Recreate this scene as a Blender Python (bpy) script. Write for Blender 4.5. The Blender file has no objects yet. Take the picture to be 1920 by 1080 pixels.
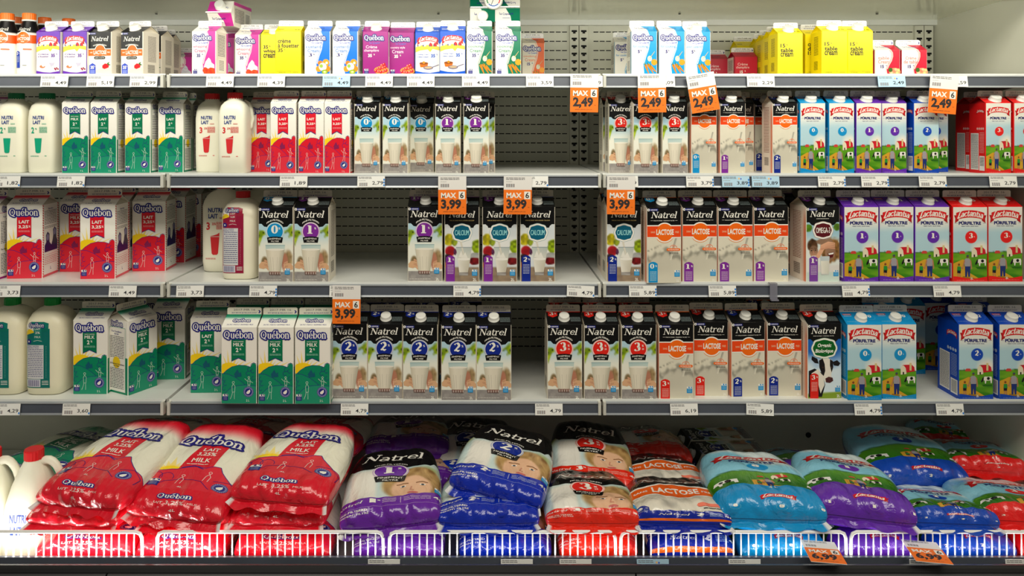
import bpy, math, random
import numpy as np
from mathutils import Vector, Matrix
from mathutils.geometry import tessellate_polygon

# ------------------------------------------------------------------ camera, light, exposure
SC = bpy.context.scene
COL = SC.collection
F = 1410.0                 # focal length in pixels of the 1920 frame
PX0, PY0, EYE = 910.0, 235.0, 1.55
cam_d = bpy.data.cameras.new('camera')
cam_d.sensor_width = 36.0
cam_d.lens = F / 1920 * 36
cam_d.shift_x = (960 - PX0) / 1920
cam_d.shift_y = -(540 - PY0) / 1920
cam = bpy.data.objects.new('camera', cam_d)
cam.location = (0, 0, EYE)
cam.rotation_euler = (math.pi / 2, 0, 0)
COL.objects.link(cam)
SC.camera = cam

SC.view_settings.view_transform = 'Standard'
SC.view_settings.look = 'None'
SC.view_settings.gamma = 1.0
SC.view_settings.use_curve_mapping = False
SC.view_settings.exposure = 0.0

W = bpy.data.worlds.new('store')
SC.world = W
W.use_nodes = True
W.node_tree.nodes['Background'].inputs[0].default_value = (1.0, 0.94, 0.81, 1)
W.node_tree.nodes['Background'].inputs[1].default_value = 0.11

def area(name, loc, target, sx, sy, power, color=(1, 1, 1), spread=180):
    l = bpy.data.lights.new(name, 'AREA')
    l.shape = 'RECTANGLE'; l.size = sx; l.size_y = sy
    l.energy = power; l.color = color; l.spread = math.radians(spread)
    o = bpy.data.objects.new(name, l)
    o.location = loc
    d = Vector(target) - Vector(loc)
    o.rotation_euler = d.to_track_quat('-Z', 'Y').to_euler()
    COL.objects.link(o)
    return o

# aisle ceiling panels, canopy tube over the top shelf, tube in the lip of the bin
area('aisle_ceiling_light', (0.2, 0.0, 3.3), (0.2, 1.7, 1.1), 4.5, 1.0, 92, (1.0, 0.935, 0.80))
area('canopy_tube_light', (0.0, 1.75, 1.850), (0.0, 2.54, 1.87), 3.6, 0.03, 7.8, (1.0, 0.98, 0.86))
area('bin_lip_light', (0.35, 1.753, 0.548), (0.35, 1.84, 0.66), 3.3, 0.008, 2.1, (1.0, 0.98, 0.93))
area('bin_lip_light_bright_end', (-0.98, 1.753, 0.5485), (-0.98, 1.84, 0.66), 0.75, 0.008, 1.3, (1.0, 0.98, 0.93))

# ------------------------------------------------------------------ helpers
def sl(c):
    return c / 12.92 if c <= 0.04045 else ((c + 0.055) / 1.055) ** 2.4
def lin(c):
    return (sl(c[0]), sl(c[1]), sl(c[2]))
def lin_np(a):
    a = np.clip(np.asarray(a, float), 0, 1)
    return np.where(a <= 0.04045, a / 12.92, ((a + 0.055) / 1.055) ** 2.4)
def hexc(h):
    return tuple(int(h[i:i + 2], 16) / 255 for i in (0, 2, 4))

MATS = {}
def ink_material(name, rough, bump=0.0, bscale=40, coat=0.0, spec=0.5, sss=0.0, stretch=(1, 1, 1)):
    m = bpy.data.materials.new(name); m.use_nodes = True
    n = m.node_tree.nodes; l = m.node_tree.links
    b = n['Principled BSDF']
    at = n.new('ShaderNodeAttribute'); at.attribute_name = 'ink'
    nz = n.new('ShaderNodeTexNoise'); nz.inputs['Scale'].default_value = 60
    mp = n.new('ShaderNodeMapRange'); mp.inputs['To Min'].default_value = rough * 0.85; mp.inputs['To Max'].default_value = rough * 1.15
    tc = n.new('ShaderNodeTexCoord')
    l.new(tc.outputs['Object'], nz.inputs['Vector'])
    l.new(nz.outputs['Fac'], mp.inputs['Value']); l.new(mp.outputs['Result'], b.inputs['Roughness'])
    l.new(at.outputs['Color'], b.inputs['Base Color'])
    b.inputs['Specular IOR Level'].default_value = spec
    b.inputs['Coat Weight'].default_value = coat
    b.inputs['Coat Roughness'].default_value = 0.12
    if sss:
        b.inputs['Subsurface Weight'].default_value = sss
        b.inputs['Subsurface Radius'].default_value = (0.02, 0.02, 0.018)
        b.inputs['Subsurface Scale'].default_value = 0.3
    if bump:
        mpg = n.new('ShaderNodeMapping'); mpg.inputs['Scale'].default_value = stretch
        nb = n.new('ShaderNodeTexNoise'); nb.inputs['Scale'].default_value = bscale; nb.inputs['Detail'].default_value = 4
        nb.inputs['Distortion'].default_value = 0.6
        bp = n.new('ShaderNodeBump'); bp.inputs['Strength'].default_value = bump; bp.inputs['Distance'].default_value = 0.01
        l.new(tc.outputs['Object'], mpg.inputs['Vector']); l.new(mpg.outputs['Vector'], nb.inputs['Vector'])
        l.new(nb.outputs['Fac'], bp.inputs['Height']); l.new(bp.outputs['Normal'], b.inputs['Normal'])
        if coat: l.new(bp.outputs['Normal'], b.inputs['Coat Normal'])
    MATS[name] = m
    return m

def plain_material(name, color, rough=0.5, metal=0.0, spec=0.5, var=0.06, scale=12, bump=0.0, alpha=None, trans=0.0, dirt=None):
    m = bpy.data.materials.new(name); m.use_nodes = True
    n = m.node_tree.nodes; l = m.node_tree.links
    b = n['Principled BSDF']
    tc = n.new('ShaderNodeTexCoord')
    nz = n.new('ShaderNodeTexNoise'); nz.inputs['Scale'].default_value = scale; nz.inputs['Detail'].default_value = 5
    cr = n.new('ShaderNodeValToRGB')
    c = lin(color)
    cr.color_ramp.elements[0].position = 0.3; cr.color_ramp.elements[1].position = 0.7
    cr.color_ramp.elements[0].color = (*[max(0, x * (1 - var)) for x in c], 1)
    cr.color_ramp.elements[1].color = (*[min(1, x * (1 + var)) for x in c], 1)
    l.new(tc.outputs['Object'], nz.inputs['Vector']); l.new(nz.outputs['Fac'], cr.inputs['Fac'])
    l.new(cr.outputs['Color'], b.inputs['Base Color'])
    b.inputs['Roughness'].default_value = rough; b.inputs['Metallic'].default_value = metal
    b.inputs['Specular IOR Level'].default_value = spec
    if trans:
        b.inputs['Transmission Weight'].default_value = trans
    if alpha is not None:
        b.inputs['Alpha'].default_value = alpha
    if bump:
        nb = n.new('ShaderNodeTexNoise'); nb.inputs['Scale'].default_value = scale * 3
        bp = n.new('ShaderNodeBump'); bp.inputs['Strength'].default_value = bump; bp.inputs['Distance'].default_value = 0.003
        l.new(tc.outputs['Object'], nb.inputs['Vector']); l.new(nb.outputs['Fac'], bp.inputs['Height']); l.new(bp.outputs['Normal'], b.inputs['Normal'])
    MATS[name] = m
    return m

ink_material('printed_card', 0.36, spec=0.36)
ink_material('printed_paper', 0.55)
ink_material('printed_film', 0.24, bump=0.9, bscale=20, coat=0.5, stretch=(1.0, 0.45, 1.0))
ink_material('milky_plastic', 0.38, bump=0.04, bscale=30, sss=0.25)
plain_material('white_cap_plastic', (0.93, 0.93, 0.90), 0.35)
plain_material('panel_white', (0.84, 0.84, 0.78), 0.42, var=0.04, scale=5)
plain_material('duct_enamel', (0.90, 0.90, 0.83), 0.16, metal=0.5, var=0.05, scale=3)
plain_material('slot_dark', (0.03, 0.03, 0.03), 0.8)
plain_material('shelf_white', (0.88, 0.89, 0.87), 0.28, var=0.04, scale=6)
plain_material('rail_slate', (0.29, 0.31, 0.35), 0.35, var=0.10, scale=8)
plain_material('rail_edge', (0.62, 0.64, 0.66), 0.3, metal=0.3)
plain_material('bracket_steel', (0.72, 0.72, 0.68), 0.4, metal=0.2)
plain_material('end_cap_plastic', (0.80, 0.80, 0.76), 0.35)
plain_material('kick_dark', (0.17, 0.17, 0.18), 0.4, var=0.15, scale=4)
plain_material('trim_black', (0.05, 0.05, 0.06), 0.4)
plain_material('wire_white', (0.93, 0.93, 0.92), 0.3)
plain_material('floor_tile', (0.55, 0.53, 0.49), 0.35)
plain_material('clear_clip', (0.55, 0.55, 0.60), 0.15, alpha=0.6)
plain_material('tube_glow', (0.9, 0.9, 0.9), 0.4)

def mesh_from(name, V, Fc, mats=None, midx=None, ink=None, smooth=False):
    me = bpy.data.meshes.new(name)
    me.from_pydata([tuple(v) for v in V], [], [tuple(f) for f in Fc])
    for m in (mats or []): me.materials.append(MATS[m] if isinstance(m, str) else m)
    if midx is not None: me.polygons.foreach_set('material_index', midx)
    if ink is not None:
        a = me.color_attributes.new('ink', 'FLOAT_COLOR', 'POINT')
        arr = np.ones((len(V), 4), dtype=np.float32); arr[:, :3] = np.asarray(ink, dtype=np.float32)
        a.data.foreach_set('color', arr.ravel())
    if smooth: me.polygons.foreach_set('use_smooth', [True] * len(me.polygons))
    me.update()
    return me

class MB:
    """collects solid shapes for one mesh"""
    def __init__(s): s.V = []; s.F = []; s.M = []
    def add(s, V, Fc, m=0, mat=None):
        b = len(s.V)
        if mat is not None: V = [mat @ Vector(v) for v in V]
        s.V += [tuple(v) for v in V]; s.F += [tuple(i + b for i in f) for f in Fc]; s.M += [m] * len(Fc)
    def box(s, x0, x1, y0, y1, z0, z1, m=0, mat=None):
        V = [(x, y, z) for x in (x0, x1) for y in (y0, y1) for z in (z0, z1)]
        s.add(V, [(0, 1, 3, 2), (4, 6, 7, 5), (0, 4, 5, 1), (2, 3, 7, 6), (0, 2, 6, 4), (1, 5, 7, 3)], m, mat)
    def prism_x(s, prof, x0, x1, m=0):
        n = len(prof)
        V = [(x0, y, z) for y, z in prof] + [(x1, y, z) for y, z in prof]
        Fc = [(i, (i + 1) % n, (i + 1) % n + n, i + n) for i in range(n)] + [tuple(range(n))[::-1], tuple(range(n, 2 * n))]
        s.add(V, Fc, m)
    def lathe(s, prof, n=20, m=0, mat=None, ridge=0.0):
        V = []
        for r, z in prof:
            for k in range(n):
                a = 2 * math.pi * k / n
                rr = r * (1 - (ridge if k % 2 else 0))
                V.append((rr * math.cos(a), rr * math.sin(a), z))
        Fc = []
        for i in range(len(prof) - 1):
            for k in range(n):
                k2 = (k + 1) % n
                Fc.append((i * n + k, i * n + k2, (i + 1) * n + k2, (i + 1) * n + k))
        Fc.append(tuple(range(n))[::-1]); Fc.append(tuple(range((len(prof) - 1) * n, len(prof) * n)))
        s.add(V, Fc, m, mat)
    def tube(s, pts, r, n=8, m=0):
        pts = [Vector(p) for p in pts]
        rings = []
        for i, p in enumerate(pts):
            t = (pts[min(i + 1, len(pts) - 1)] - pts[max(i - 1, 0)]).normalized()
            u = t.cross(Vector((0, 0, 1)))
            if u.length < 0.05: u = t.cross(Vector((0, 1, 0)))
            if u.length < 0.05: u = t.cross(Vector((1, 0, 0)))
            u.normalize(); w = t.cross(u)
            if rings and (u.dot(rings[-1][0]) < 0): u = -u; w = -w
            rr = r[i] if isinstance(r, (list, tuple)) else r
            rings.append((u, [p + (u * math.cos(2 * math.pi * k / n) + w * math.sin(2 * math.pi * k / n)) * rr for k in range(n)]))
        V = [v for _, rg in rings for v in rg]
        Fc = [(i * n + k, i * n + (k + 1) % n, (i + 1) * n + (k + 1) % n, (i + 1) * n + k) for i in range(len(pts) - 1) for k in range(n)]
        Fc += [tuple(range(n))[::-1], tuple(range((len(pts) - 1) * n, len(pts) * n))]
        s.add(V, Fc, m)
    def mesh(s, name, mats, smooth=False):
        return mesh_from(name, s.V, s.F, mats, s.M, smooth=smooth)

def link(name, data, parent=None, label=None, cat=None, group=None, kind=None, loc=None, rot=None):
    o = bpy.data.objects.new(name, data)
    COL.objects.link(o)
    if parent is not None: o.parent = parent
    if label: o['label'] = label
    if cat: o['category'] = cat
    if group: o['group'] = group
    if kind: o['kind'] = kind
    if loc is not None: o.location = loc
    if rot is not None: o.rotation_euler = rot
    return o

def world_x(px, Y): return (px - PX0) * Y / F
def world_z(py, Y): return EYE + (PY0 - py) * Y / F

# ------------------------------------------------------------------ flat printed artwork
FONT_CACHE = {}
def font_tris(s, bold):
    key = (s, round(bold, 4))
    if key in FONT_CACHE: return FONT_CACHE[key]
    cu = bpy.data.curves.new('t', 'FONT'); cu.body = s; cu.size = 1.0; cu.resolution_u = 2; cu.offset = bold; cu.fill_mode = 'FRONT'
    o = bpy.data.objects.new('t', cu)
    me = o.to_mesh()
    V = np.array([(v.co.x, v.co.y) for v in me.vertices]) if len(me.vertices) else np.zeros((0, 2))
    Fc = [tuple(p.vertices) for p in me.polygons]
    o.to_mesh_clear(); bpy.data.objects.remove(o); bpy.data.curves.remove(cu)
    if len(V):
        mn = V.min(0); mx = V.max(0); V = (V - mn) / np.maximum(mx - mn, 1e-6)
        asp = (mx[0] - mn[0]) / max(mx[1] - mn[1], 1e-6); hh = mx[1] - mn[1]
    else: asp = 1; hh = 1
    FONT_CACHE[key] = (V, Fc, asp, hh)
    return FONT_CACHE[key]

def arc(cx, cy, rx, ry, a0, a1, n=12):
    return [(cx + rx * math.cos(math.radians(a0 + (a1 - a0) * i / n)), cy + ry * math.sin(math.radians(a0 + (a1 - a0) * i / n))) for i in range(n + 1)]
def arcw(a0, a1, T, t, n=12):
    return [t + (T - t) * abs(math.cos(math.radians(a0 + (a1 - a0) * i / n))) ** 1.3 for i in range(n + 1)]
def glyph(c, T, t):
    """serif letters as strokes; returns (advance, [(points, widths)])"""
    S = []; sw = t * 1.1
    def A(cx, cy, rx, ry, a0, a1, n=12): S.append((arc(cx, cy, rx, ry, a0, a1, n), arcw(a0, a1, T, t, n)))
    def Ln(x0, y0, x1, y1, w): S.append(([(x0, y0), (x1, y1)], [w, w]))
    def stem(x, y0, y1, foot=True, head=True):
        Ln(x, y0, x, y1, T)
        if foot: Ln(x - T * 1.0, y0 + sw / 2, x + T * 1.0, y0 + sw / 2, sw)
        if head: Ln(x - T * 1.1, y1 - sw / 2, x, y1 - sw / 2, sw)
    if c == 'o': A(.25, .25, .17, .21, 0, 360, 18); return .5, S
    if c in 'eé':
        A(.25, .25, .17, .21, 5, 325, 16); Ln(.1, .27, .42, .27, t)
        if c == 'é': S.append(([(.2, .58), (.30, .70), (.40, .78)], [T * 1.1, T * .8, t * .4]))
        return .48, S
    if c == 'c': A(.25, .25, .17, .21, 40, 320, 16); S.append(([(.37, .38), (.38, .39)], [T, T])); return .44, S
    if c == 'a':
        A(.2, .15, .13, .12, 20, 340, 12); S.append((arc(.22, .33, .14, .13, 150, 20, 8), [T * .8] + [t] * 4 + [T] * 4)); Ln(.36, 0.03, .36, .36, T)
        Ln(.36, sw / 2, .45, sw / 2, sw); return .46, S
    if c == 'n':
        stem(.11, 0, .48); S.append((arc(.25, .32, .14, .15, 170, 0, 8), [t, t, t, t * 1.2, T * .7, T * .9, T, T, T])); Ln(.39, .32, .39, 0, T)
        Ln(.39 - T, sw / 2, .39 + T, sw / 2, sw); return .52, S
    if c == 'u':
        Ln(.12, .48, .12, .17, T); Ln(.03, .48 - sw / 2, .12, .48 - sw / 2, sw)
        S.append((arc(.25, .17, .13, .15, 180, 350, 8), [T, T, T * .8, t * 1.3, t, t, t, t, t])); Ln(.39, .48, .39, .0, T); Ln(.3, .48 - sw / 2, .39, .48 - sw / 2, sw); Ln(.39, sw / 2, .47, sw / 2, sw); return .52, S
    if c == 'b':
        Ln(.11, .02, .11, .72, T); Ln(.0, .72 - sw / 2, .11, .72 - sw / 2, sw); A(.27, .25, .16, .21, -170, 170, 16); return .5, S
    if c == 'r':
        stem(.11, 0, .48); S.append((arc(.26, .3, .14, .15, 160, 60, 6), [t, t, t, t, T * .7, T, T])); return .38, S
    if c == 't':
        S.append(([(.14, .64), (.14, .12), (.19, .04), (.27, .03), (.33, .08)], [T * .8, T, T, t * 1.4, t])); Ln(.02, .46, .3, .46, sw); return .34, S
    if c == 'l': stem(.11, 0, .74); return .24, S
    if c == 'i': stem(.11, 0, .47); S.append(([(.11, .62), (.111, .63)], [T * 1.2, T * 1.2])); return .24, S
    if c == 'N':
        Ln(.12, 0, .12, .7, t * 1.2); Ln(.54, 0, .54, .7, t * 1.2); Ln(.12, .68, .54, .04, T * 1.15)
        Ln(.02, sw / 2, .22, sw / 2, sw); Ln(.44, .7 - sw / 2, .64, .7 - sw / 2, sw); Ln(.0, .7 - sw / 2, .13, .7 - sw / 2, sw); return .66, S
    if c == 'Q':
        A(.36, .36, .27, .31, 0, 360, 22); S.append(([(.3, .1), (.45, .0), (.66, -.06)], [t, T, t])); return .76, S
    if c == 'L':
        S.append(([(.02, .1), (.12, .02), (.35, .03), (.5, .08)], [t, T * .8, T * .8, t])); S.append(([(.42, .66), (.34, .72), (.24, .6), (.2, .3), (.12, .05)], [T * .9, t, T * .8, T, T])); return .5, S
    if c == '0': S.append((arc(.25, .36, .16, .31, 0, 360, 20), [t + (T * 1.5 - t) * abs(math.cos(math.radians(18 * i))) ** 1.2 for i in range(21)])); return .52, S
    if c == '1': Ln(.24, .02, .24, .66, T * 1.7); Ln(.06, .03, .42, .03, sw * 1.3); Ln(.08, .64, .24, .66, sw * 1.3); return .46, S
    if c == '2':
        S.append((arc(.25, .5, .16, .17, 165, -35, 10), [T * 1.1, T * .7] + [t] * 2 + [T * .7] + [T * 1.4] * 6)); S.append(([(.37, .4), (.08, .06)], [T * 1.2, t * 1.5])); S.append(([(.06, .08), (.2, .12), (.33, .05), (.46, .12)], [T * .8, T, T * 1.1, t])); return .52, S
    if c == '3':
        S.append((arc(.23, .52, .14, .16, 160, -90, 10), [T * 1.1, T * .7] + [t] * 2 + [T * .9] + [T * 1.3] * 3 + [T] * 2 + [t])); S.append((arc(.23, .2, .17, .17, 90, -160, 12), [t, T, T * 1.4, T * 1.5, T * 1.5, T * 1.4, T, t * 1.5, t, t, T * .7, T, T * 1.2])); return .52, S
    return .3, S

def vnoise(X, Y, f, seed=0):
    rs = np.random.RandomState(seed); tab = rs.rand(64, 64)
    x = X * f; y = Y * f
    xi = np.floor(x).astype(int); yi = np.floor(y).astype(int); fx = x - xi; fy = y - yi
    fx = fx * fx * (3 - 2 * fx); fy = fy * fy * (3 - 2 * fy)
    g = lambda a, b: tab[a % 64, b % 64]
    return (g(xi, yi) * (1 - fx) + g(xi + 1, yi) * fx) * (1 - fy) + (g(xi, yi + 1) * (1 - fx) + g(xi + 1, yi + 1) * fx) * fy
def sstep(a, b, x): 
    t = np.clip((x - a) / (b - a), 0, 1); return t * t * (3 - 2 * t)
def mixc(a, b, t): return np.asarray(a) * (1 - t[..., None]) + np.asarray(b) * t[..., None]

class Art:
    """printed artwork: x 0..1 across, y down from the top edge; k is the ink layer"""
    def __init__(s, H): s.H = H; s.V = []; s.K = []; s.F = []; s.C = []; s.n = 0
    def raw(s, pts, faces, col, k):
        s.n += 1
        if k: k = k + (s.n % 13) * .05        # overlapping strokes of one ink never share a plane
        b = len(s.V); s.V += [(float(p[0]), float(p[1])) for p in pts]; s.K += [k] * len(pts)
        if len(np.shape(col)) == 1: s.C += [lin(col)] * len(pts)
        else: s.C += [tuple(c) for c in col]
        s.F += [tuple(i + b for i in f) for f in faces]
    def poly(s, pts, col, k=1):
        t = tessellate_polygon([[Vector((p[0], p[1], 0)) for p in pts]])
        s.raw(pts, t, col, k)
    def grad(s, pts, cols, k=1): s.raw(pts, [tuple(range(len(pts)))], [lin(c) for c in cols], k)
    def rect(s, x0, y0, x1, y1, col, k=1): s.raw([(x0, y0), (x1, y0), (x1, y1), (x0, y1)], [(0, 1, 2, 3)], col, k)
    def disc(s, cx, cy, r, col, k=1, ry=None, n=24, a0=0):
        ry = r if ry is None else ry
        s.raw([(cx + r * math.cos(2 * math.pi * i / n + a0), cy + ry * math.sin(2 * math.pi * i / n + a0)) for i in range(n)], [tuple(range(n))], col, k)
    def stroke(s, pts, w, col, k=1, ends=True):
        if not isinstance(w, (list, tuple)): w = [w] * len(pts)
        P = [Vector((p[0], p[1])) for p in pts]
        for i in range(len(P) - 1):
            d = P[i + 1] - P[i]
            if d.length < 1e-6: continue
            n = Vector((-d.y, d.x)).normalized()
            a, b, c, e = P[i] + n * w[i] / 2, P[i + 1] + n * w[i + 1] / 2, P[i + 1] - n * w[i + 1] / 2, P[i] - n * w[i] / 2
            s.raw([a, b, c, e], [(0, 1, 2, 3)], col, k)
        for i in range(len(P)):
            if (0 < i < len(P) - 1) or ends: s.disc(P[i].x, P[i].y, w[i] / 2, col, k, n=6)
    def logo(s, text, cx, cy, width, size, col, k, slant=0.0, T=.12, t=.045, extra=0.0, bend=0.0, gap=0.0, ends=None, rot=0.0):
        """serif lettering; cy is the mid of the x-height, size the em height, width the total"""
        items = []; x = 0
        for ch in text:
            adv, S = glyph(ch, T, t); items.append((x, S)); x += adv + gap
        tot = x; sx = width / tot; cr, sr = math.cos(rot), math.sin(rot)
        for x0, S in items:
            for pts, w in S:
                q = []
                for px, py in pts:
                    X = (x0 + px - tot / 2) * sx + slant * (py - .25) * size; Y = -(py - .25) * size
                    Y += bend * ((2 * X / width) ** 2)
                    q.append((cx + X * cr - Y * sr, cy + X * sr + Y * cr))
                sc = (size + sx) / 2
                s.stroke(q, [a * sc + extra for a in w], col, k, ends=(extra > 0) if ends is None else ends)
    def text(s, body, cx, cy, h, col, k=1, w=None, bold=0.02, slant=0.0, rot=0.0, left=False, bend=0.0, radial=None):
        """sans lettering, h = overall height"""
        if 'M' in body and body != 'MAX' and bold > 0:      # a bold M closes up when outlined: overprint it instead
            for dx in (-.5, 0, .5):
                s.text(body, cx + dx * bold * h * 1.6, cy, h, col, k, w, 0.0, slant, rot, left, bend, radial)
            return
        V, Fc, asp, hh = font_tris(body, bold)
        if not len(V): return
        ww = w if w is not None else asp * h
        X = (V[:, 0] - (0 if left else .5)) * ww; Y = -(V[:, 1] - .5) * h
        X = X - slant * Y
        if radial: # (radius, start angle) lettering on a circle: angle measured from straight up
            R = radial; a = X / R; r = R - Y
            pts = np.stack([cx + r * np.sin(a), cy - r * np.cos(a)], 1)
        else:
            Y = Y + bend * (2 * X / max(ww, 1e-6)) ** 2
            c, s_ = math.cos(rot), math.sin(rot)
            pts = np.stack([cx + X * c - Y * s_, cy + X * s_ + Y * c], 1)
        s.raw(pts, Fc, col, k)
    def lines(s, x0, y0, x1, y1, n, col, k=1, fill=0.42, seed=1, words=7):
        """rows of very small print"""
        r = random.Random(seed); dy = (y1 - y0) / n
        for i in range(n):
            x = x0; ya = y0 + i * dy
            while x < x1 - .01:
                ww = (x1 - x0) / words * r.uniform(.5, 1.3); xe = min(x1, x + ww)
                s.rect(x, ya, xe, ya + dy * fill, col, k); x = xe + (x1 - x0) * .025
    def grid(s, x0, x1, y0, y1, nx, ny, fn, k=0):
        xs = np.linspace(x0, x1, nx + 1); ys = np.linspace(y0, y1, ny + 1)
        X, Y = np.meshgrid(xs, ys)
        C = lin_np(fn(X, Y)).reshape(-1, 3)
        b = len(s.V); s.V += list(zip(X.ravel().tolist(), Y.ravel().tolist())); s.K += [k] * X.size
        s.C += [tuple(c) for c in C.tolist()]
        w = nx + 1
        s.F += [(b + j * w + i, b + j * w + i + 1, b + (j + 1) * w + i + 1, b + (j + 1) * w + i) for j in range(ny) for i in range(nx)]
    def bake(s, mapf, step, dice=None):
        """to 3D: mapf(x, y, lift) -> xyz"""
        V = list(s.V); K = list(s.K); C = list(s.C); Fc = list(s.F)
        if dice:
            nv = []; st = []
            for f in Fc:
                if K[f[0]] == 0: nv.append(f); continue
                for i in range(1, len(f) - 1): st.append((f[0], f[i], f[i + 1]))
            while st:
                a, b, c = st.pop()
                la = math.dist(V[b], V[c]); lb = math.dist(V[a], V[c]); lc = math.dist(V[a], V[b])
                m = max(la, lb, lc)
                if m <= dice: nv.append((a, b, c)); continue
                if m == lb: a, b, c = c, a, b
                elif m == la: a, b, c = b, c, a
                V.append(((V[a][0] + V[b][0]) / 2, (V[a][1] + V[b][1]) / 2)); K.append(K[a]); C.append(tuple((C[a][j] + C[b][j]) / 2 for j in range(3)))
                q = len(V) - 1; st.append((a, q, c)); st.append((q, b, c))
            Fc = nv
        if getattr(mapf, 'vec', False):
            A_ = np.array(V); P = [tuple(p) for p in mapf(A_[:, 0], A_[:, 1], np.array(K, float) * step).tolist()]
        else: P = [mapf(V[i][0], V[i][1], K[i] * step) for i in range(len(V))]
        # face winding towards the viewer is not needed: inks are two sided
        return P, Fc, C
# ------------------------------------------------------------------ the cooler: walls, shelves, rails
YF, YB = 2.04, 2.54           # shelf front edge, back wall
ZS = [world_z(139.5, YF), world_z(326, YF), world_z(530, YF), world_z(750, YF)]
XB = [-2.045, -0.865, 0.315, 1.495]      # bay limits
XR = 1.513
Z_BIN = 0.458

def structure():
    # back wall with rows of slots
    mb = MB(); mb.box(-2.3, XR, YB, YB + .03, 0.3, 1.98)
    z = 1.865
    while z > 0.80:
        x = -2.2
        while x < XR - .03:
            if not any(abs(x + .009 - q) < .045 for q in XB[1:]):
                mb.box(x, x + .0165, YB - .0006, YB + .001, z - .0016, z + .0016, 1)
            x += .0212
        z -= .0312
    for x in (-0.79, .50, .86, 1.09): 
        for zz in (.505, ): mb.lathe([(.009, 0), (.009, .002)], 14, 1, Matrix.Translation((x, YB - .0015, zz)) @ Matrix.Rotation(math.pi / 2, 4, 'X'))
    link('wall_back', mb.mesh('wall_back', ['panel_white', 'slot_dark']), kind='structure')
    mb = MB(); mb.box(XR, XR + .03, 1.2, YB + .03, 0.0, 2.3); link('wall_right', mb.mesh('wall_right', ['panel_white']), kind='structure')
    # canopy underside, rising gently to the front, with a seam line
    mb = MB(); mb.prism_x([(YB + .0, 1.903), (2.085, 1.918), (2.085, 1.94), (YB, 1.93)], -2.3, XR)
    for x in (-1.05, -.15, .62, 1.25): mb.lathe([(.004, 0), (.004, .002)], 10, 1, Matrix.Translation((x, 2.40, 1.9045)))
    link('ceiling', mb.mesh('ceiling', ['duct_enamel', 'slot_dark']), kind='structure')
    mb = MB(); mb.box(-2.3, XR, YB - .022, YB, 1.886, 1.905)
    link('trim_1', mb.mesh('trim_1', ['shelf_white']), kind='structure')
    mb = MB(); mb.box(-2.3, 2.0, 2.055, 2.085, 1.899 + .0, 1.93, 0); 
    link('trim_2', mb.mesh('trim_2', ['trim_black']), kind='structure')
    mb = MB(); mb.box(-6, 6, -3.5, 1.66, -.02, 0.0); link('floor', mb.mesh('floor', ['floor_tile']), kind='structure')
    mb = MB(); mb.box(-6, 6, -3.55, -3.5, 0, 3.6); 
    # slotted uprights in front of the back wall
    for i, x in enumerate(XB[1:]):
        o = None
        r = link('slotted_upright', None, label=['slotted white shelf upright at the left end of the middle bay', 'slotted white shelf upright between the middle and right bays', 'slotted white shelf upright in the corner beside the right wall'][i], cat='shelf upright', group='slotted shelf uprights', loc=(x - (.02 if i == 2 else 0), YB - .012, 0))
        for sx in (-.016, .016):
            mb = MB(); mb.box(sx - .0145, sx + .0145, 0, .012, .8, 1.885)
            z = 1.865
            while z > .85:
                mb.box(sx - .009, sx + .009, -.0006, .001, z - .0015, z + .005, 1); mb.box(sx - .0045, sx + .0045, -.0006, .001, z - .0065, z - .0015, 1)
                z -= .0252
            link('channel', mb.mesh('channel', ['panel_white', 'slot_dark']), r)
structure()

ORD = ['top', 'second', 'third', 'fourth']
BAYN = ['left', 'middle', 'right']
def shelf(i, j):
    zs = ZS[i]; x0, x1 = XB[j] + .003, XB[j + 1] - .003
    if j == 1: x0 += .004
    r = link('refrigerated_shelf', None, label=f'{BAYN[j]} section of the {ORD[i]} white metal shelf with a dark price rail', cat='shelf', group='white cooler shelves', loc=((x0 + x1) / 2, YF, zs))
    w = (x1 - x0) / 2
    mb = MB(); mb.box(-w, w, .004, YB - YF - .014, -.018, 0); mb.box(-w, w, 0, .006, -.008, .002)
    link('shelf_board', mb.mesh('shelf_board', ['shelf_white']), r)
    mb = MB(); mb.prism_x([(-.001, -.006), (-.006, -.007), (-.010, -.032), (-.006, -.034), (.002, -.034), (.002, -.006)], -w + .008, w - .008)
    link('price_rail', mb.mesh('price_rail', ['rail_slate']), r)
    mb = MB(); mb.prism_x([(-.011, -.0315), (-.013, -.036), (.003, -.036), (.003, -.0315)], -w + .006, w - .006); mb.prism_x([(-.003, -.0035), (-.009, -.0055), (-.009, -.0075), (0, -.0075), (0, -.0035)], -w + .006, w - .006)
    link('rail_edge', mb.mesh('rail_edge', ['rail_edge']), r)
    for s in (-1, 1):
        mb = MB(); mb.box(s * w - .0038 * (1 + s), s * w + .0038 * (1 - s), -.014, .004, -.036, -.0015)
        link('rail_end_cap', mb.mesh('rail_end_cap', ['end_cap_plastic']), r)
        mb = MB(); x = s * (w - .010)
        prof = [(.03, -.018), (YB - YF - .015, -.018), (YB - YF - .015, -.085), (.28, -.06), (.05, -.03)]
        mb.prism_x(prof, x - .0015, x + .0015); mb.box(min(x, x - s * .014), max(x, x - s * .014), .03, YB - YF - .015, -.0195, -.018)
        link('bracket', mb.mesh('bracket', ['bracket_steel']), r)
for i in range(4):
    for j in range(3): shelf(i, j)

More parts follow.
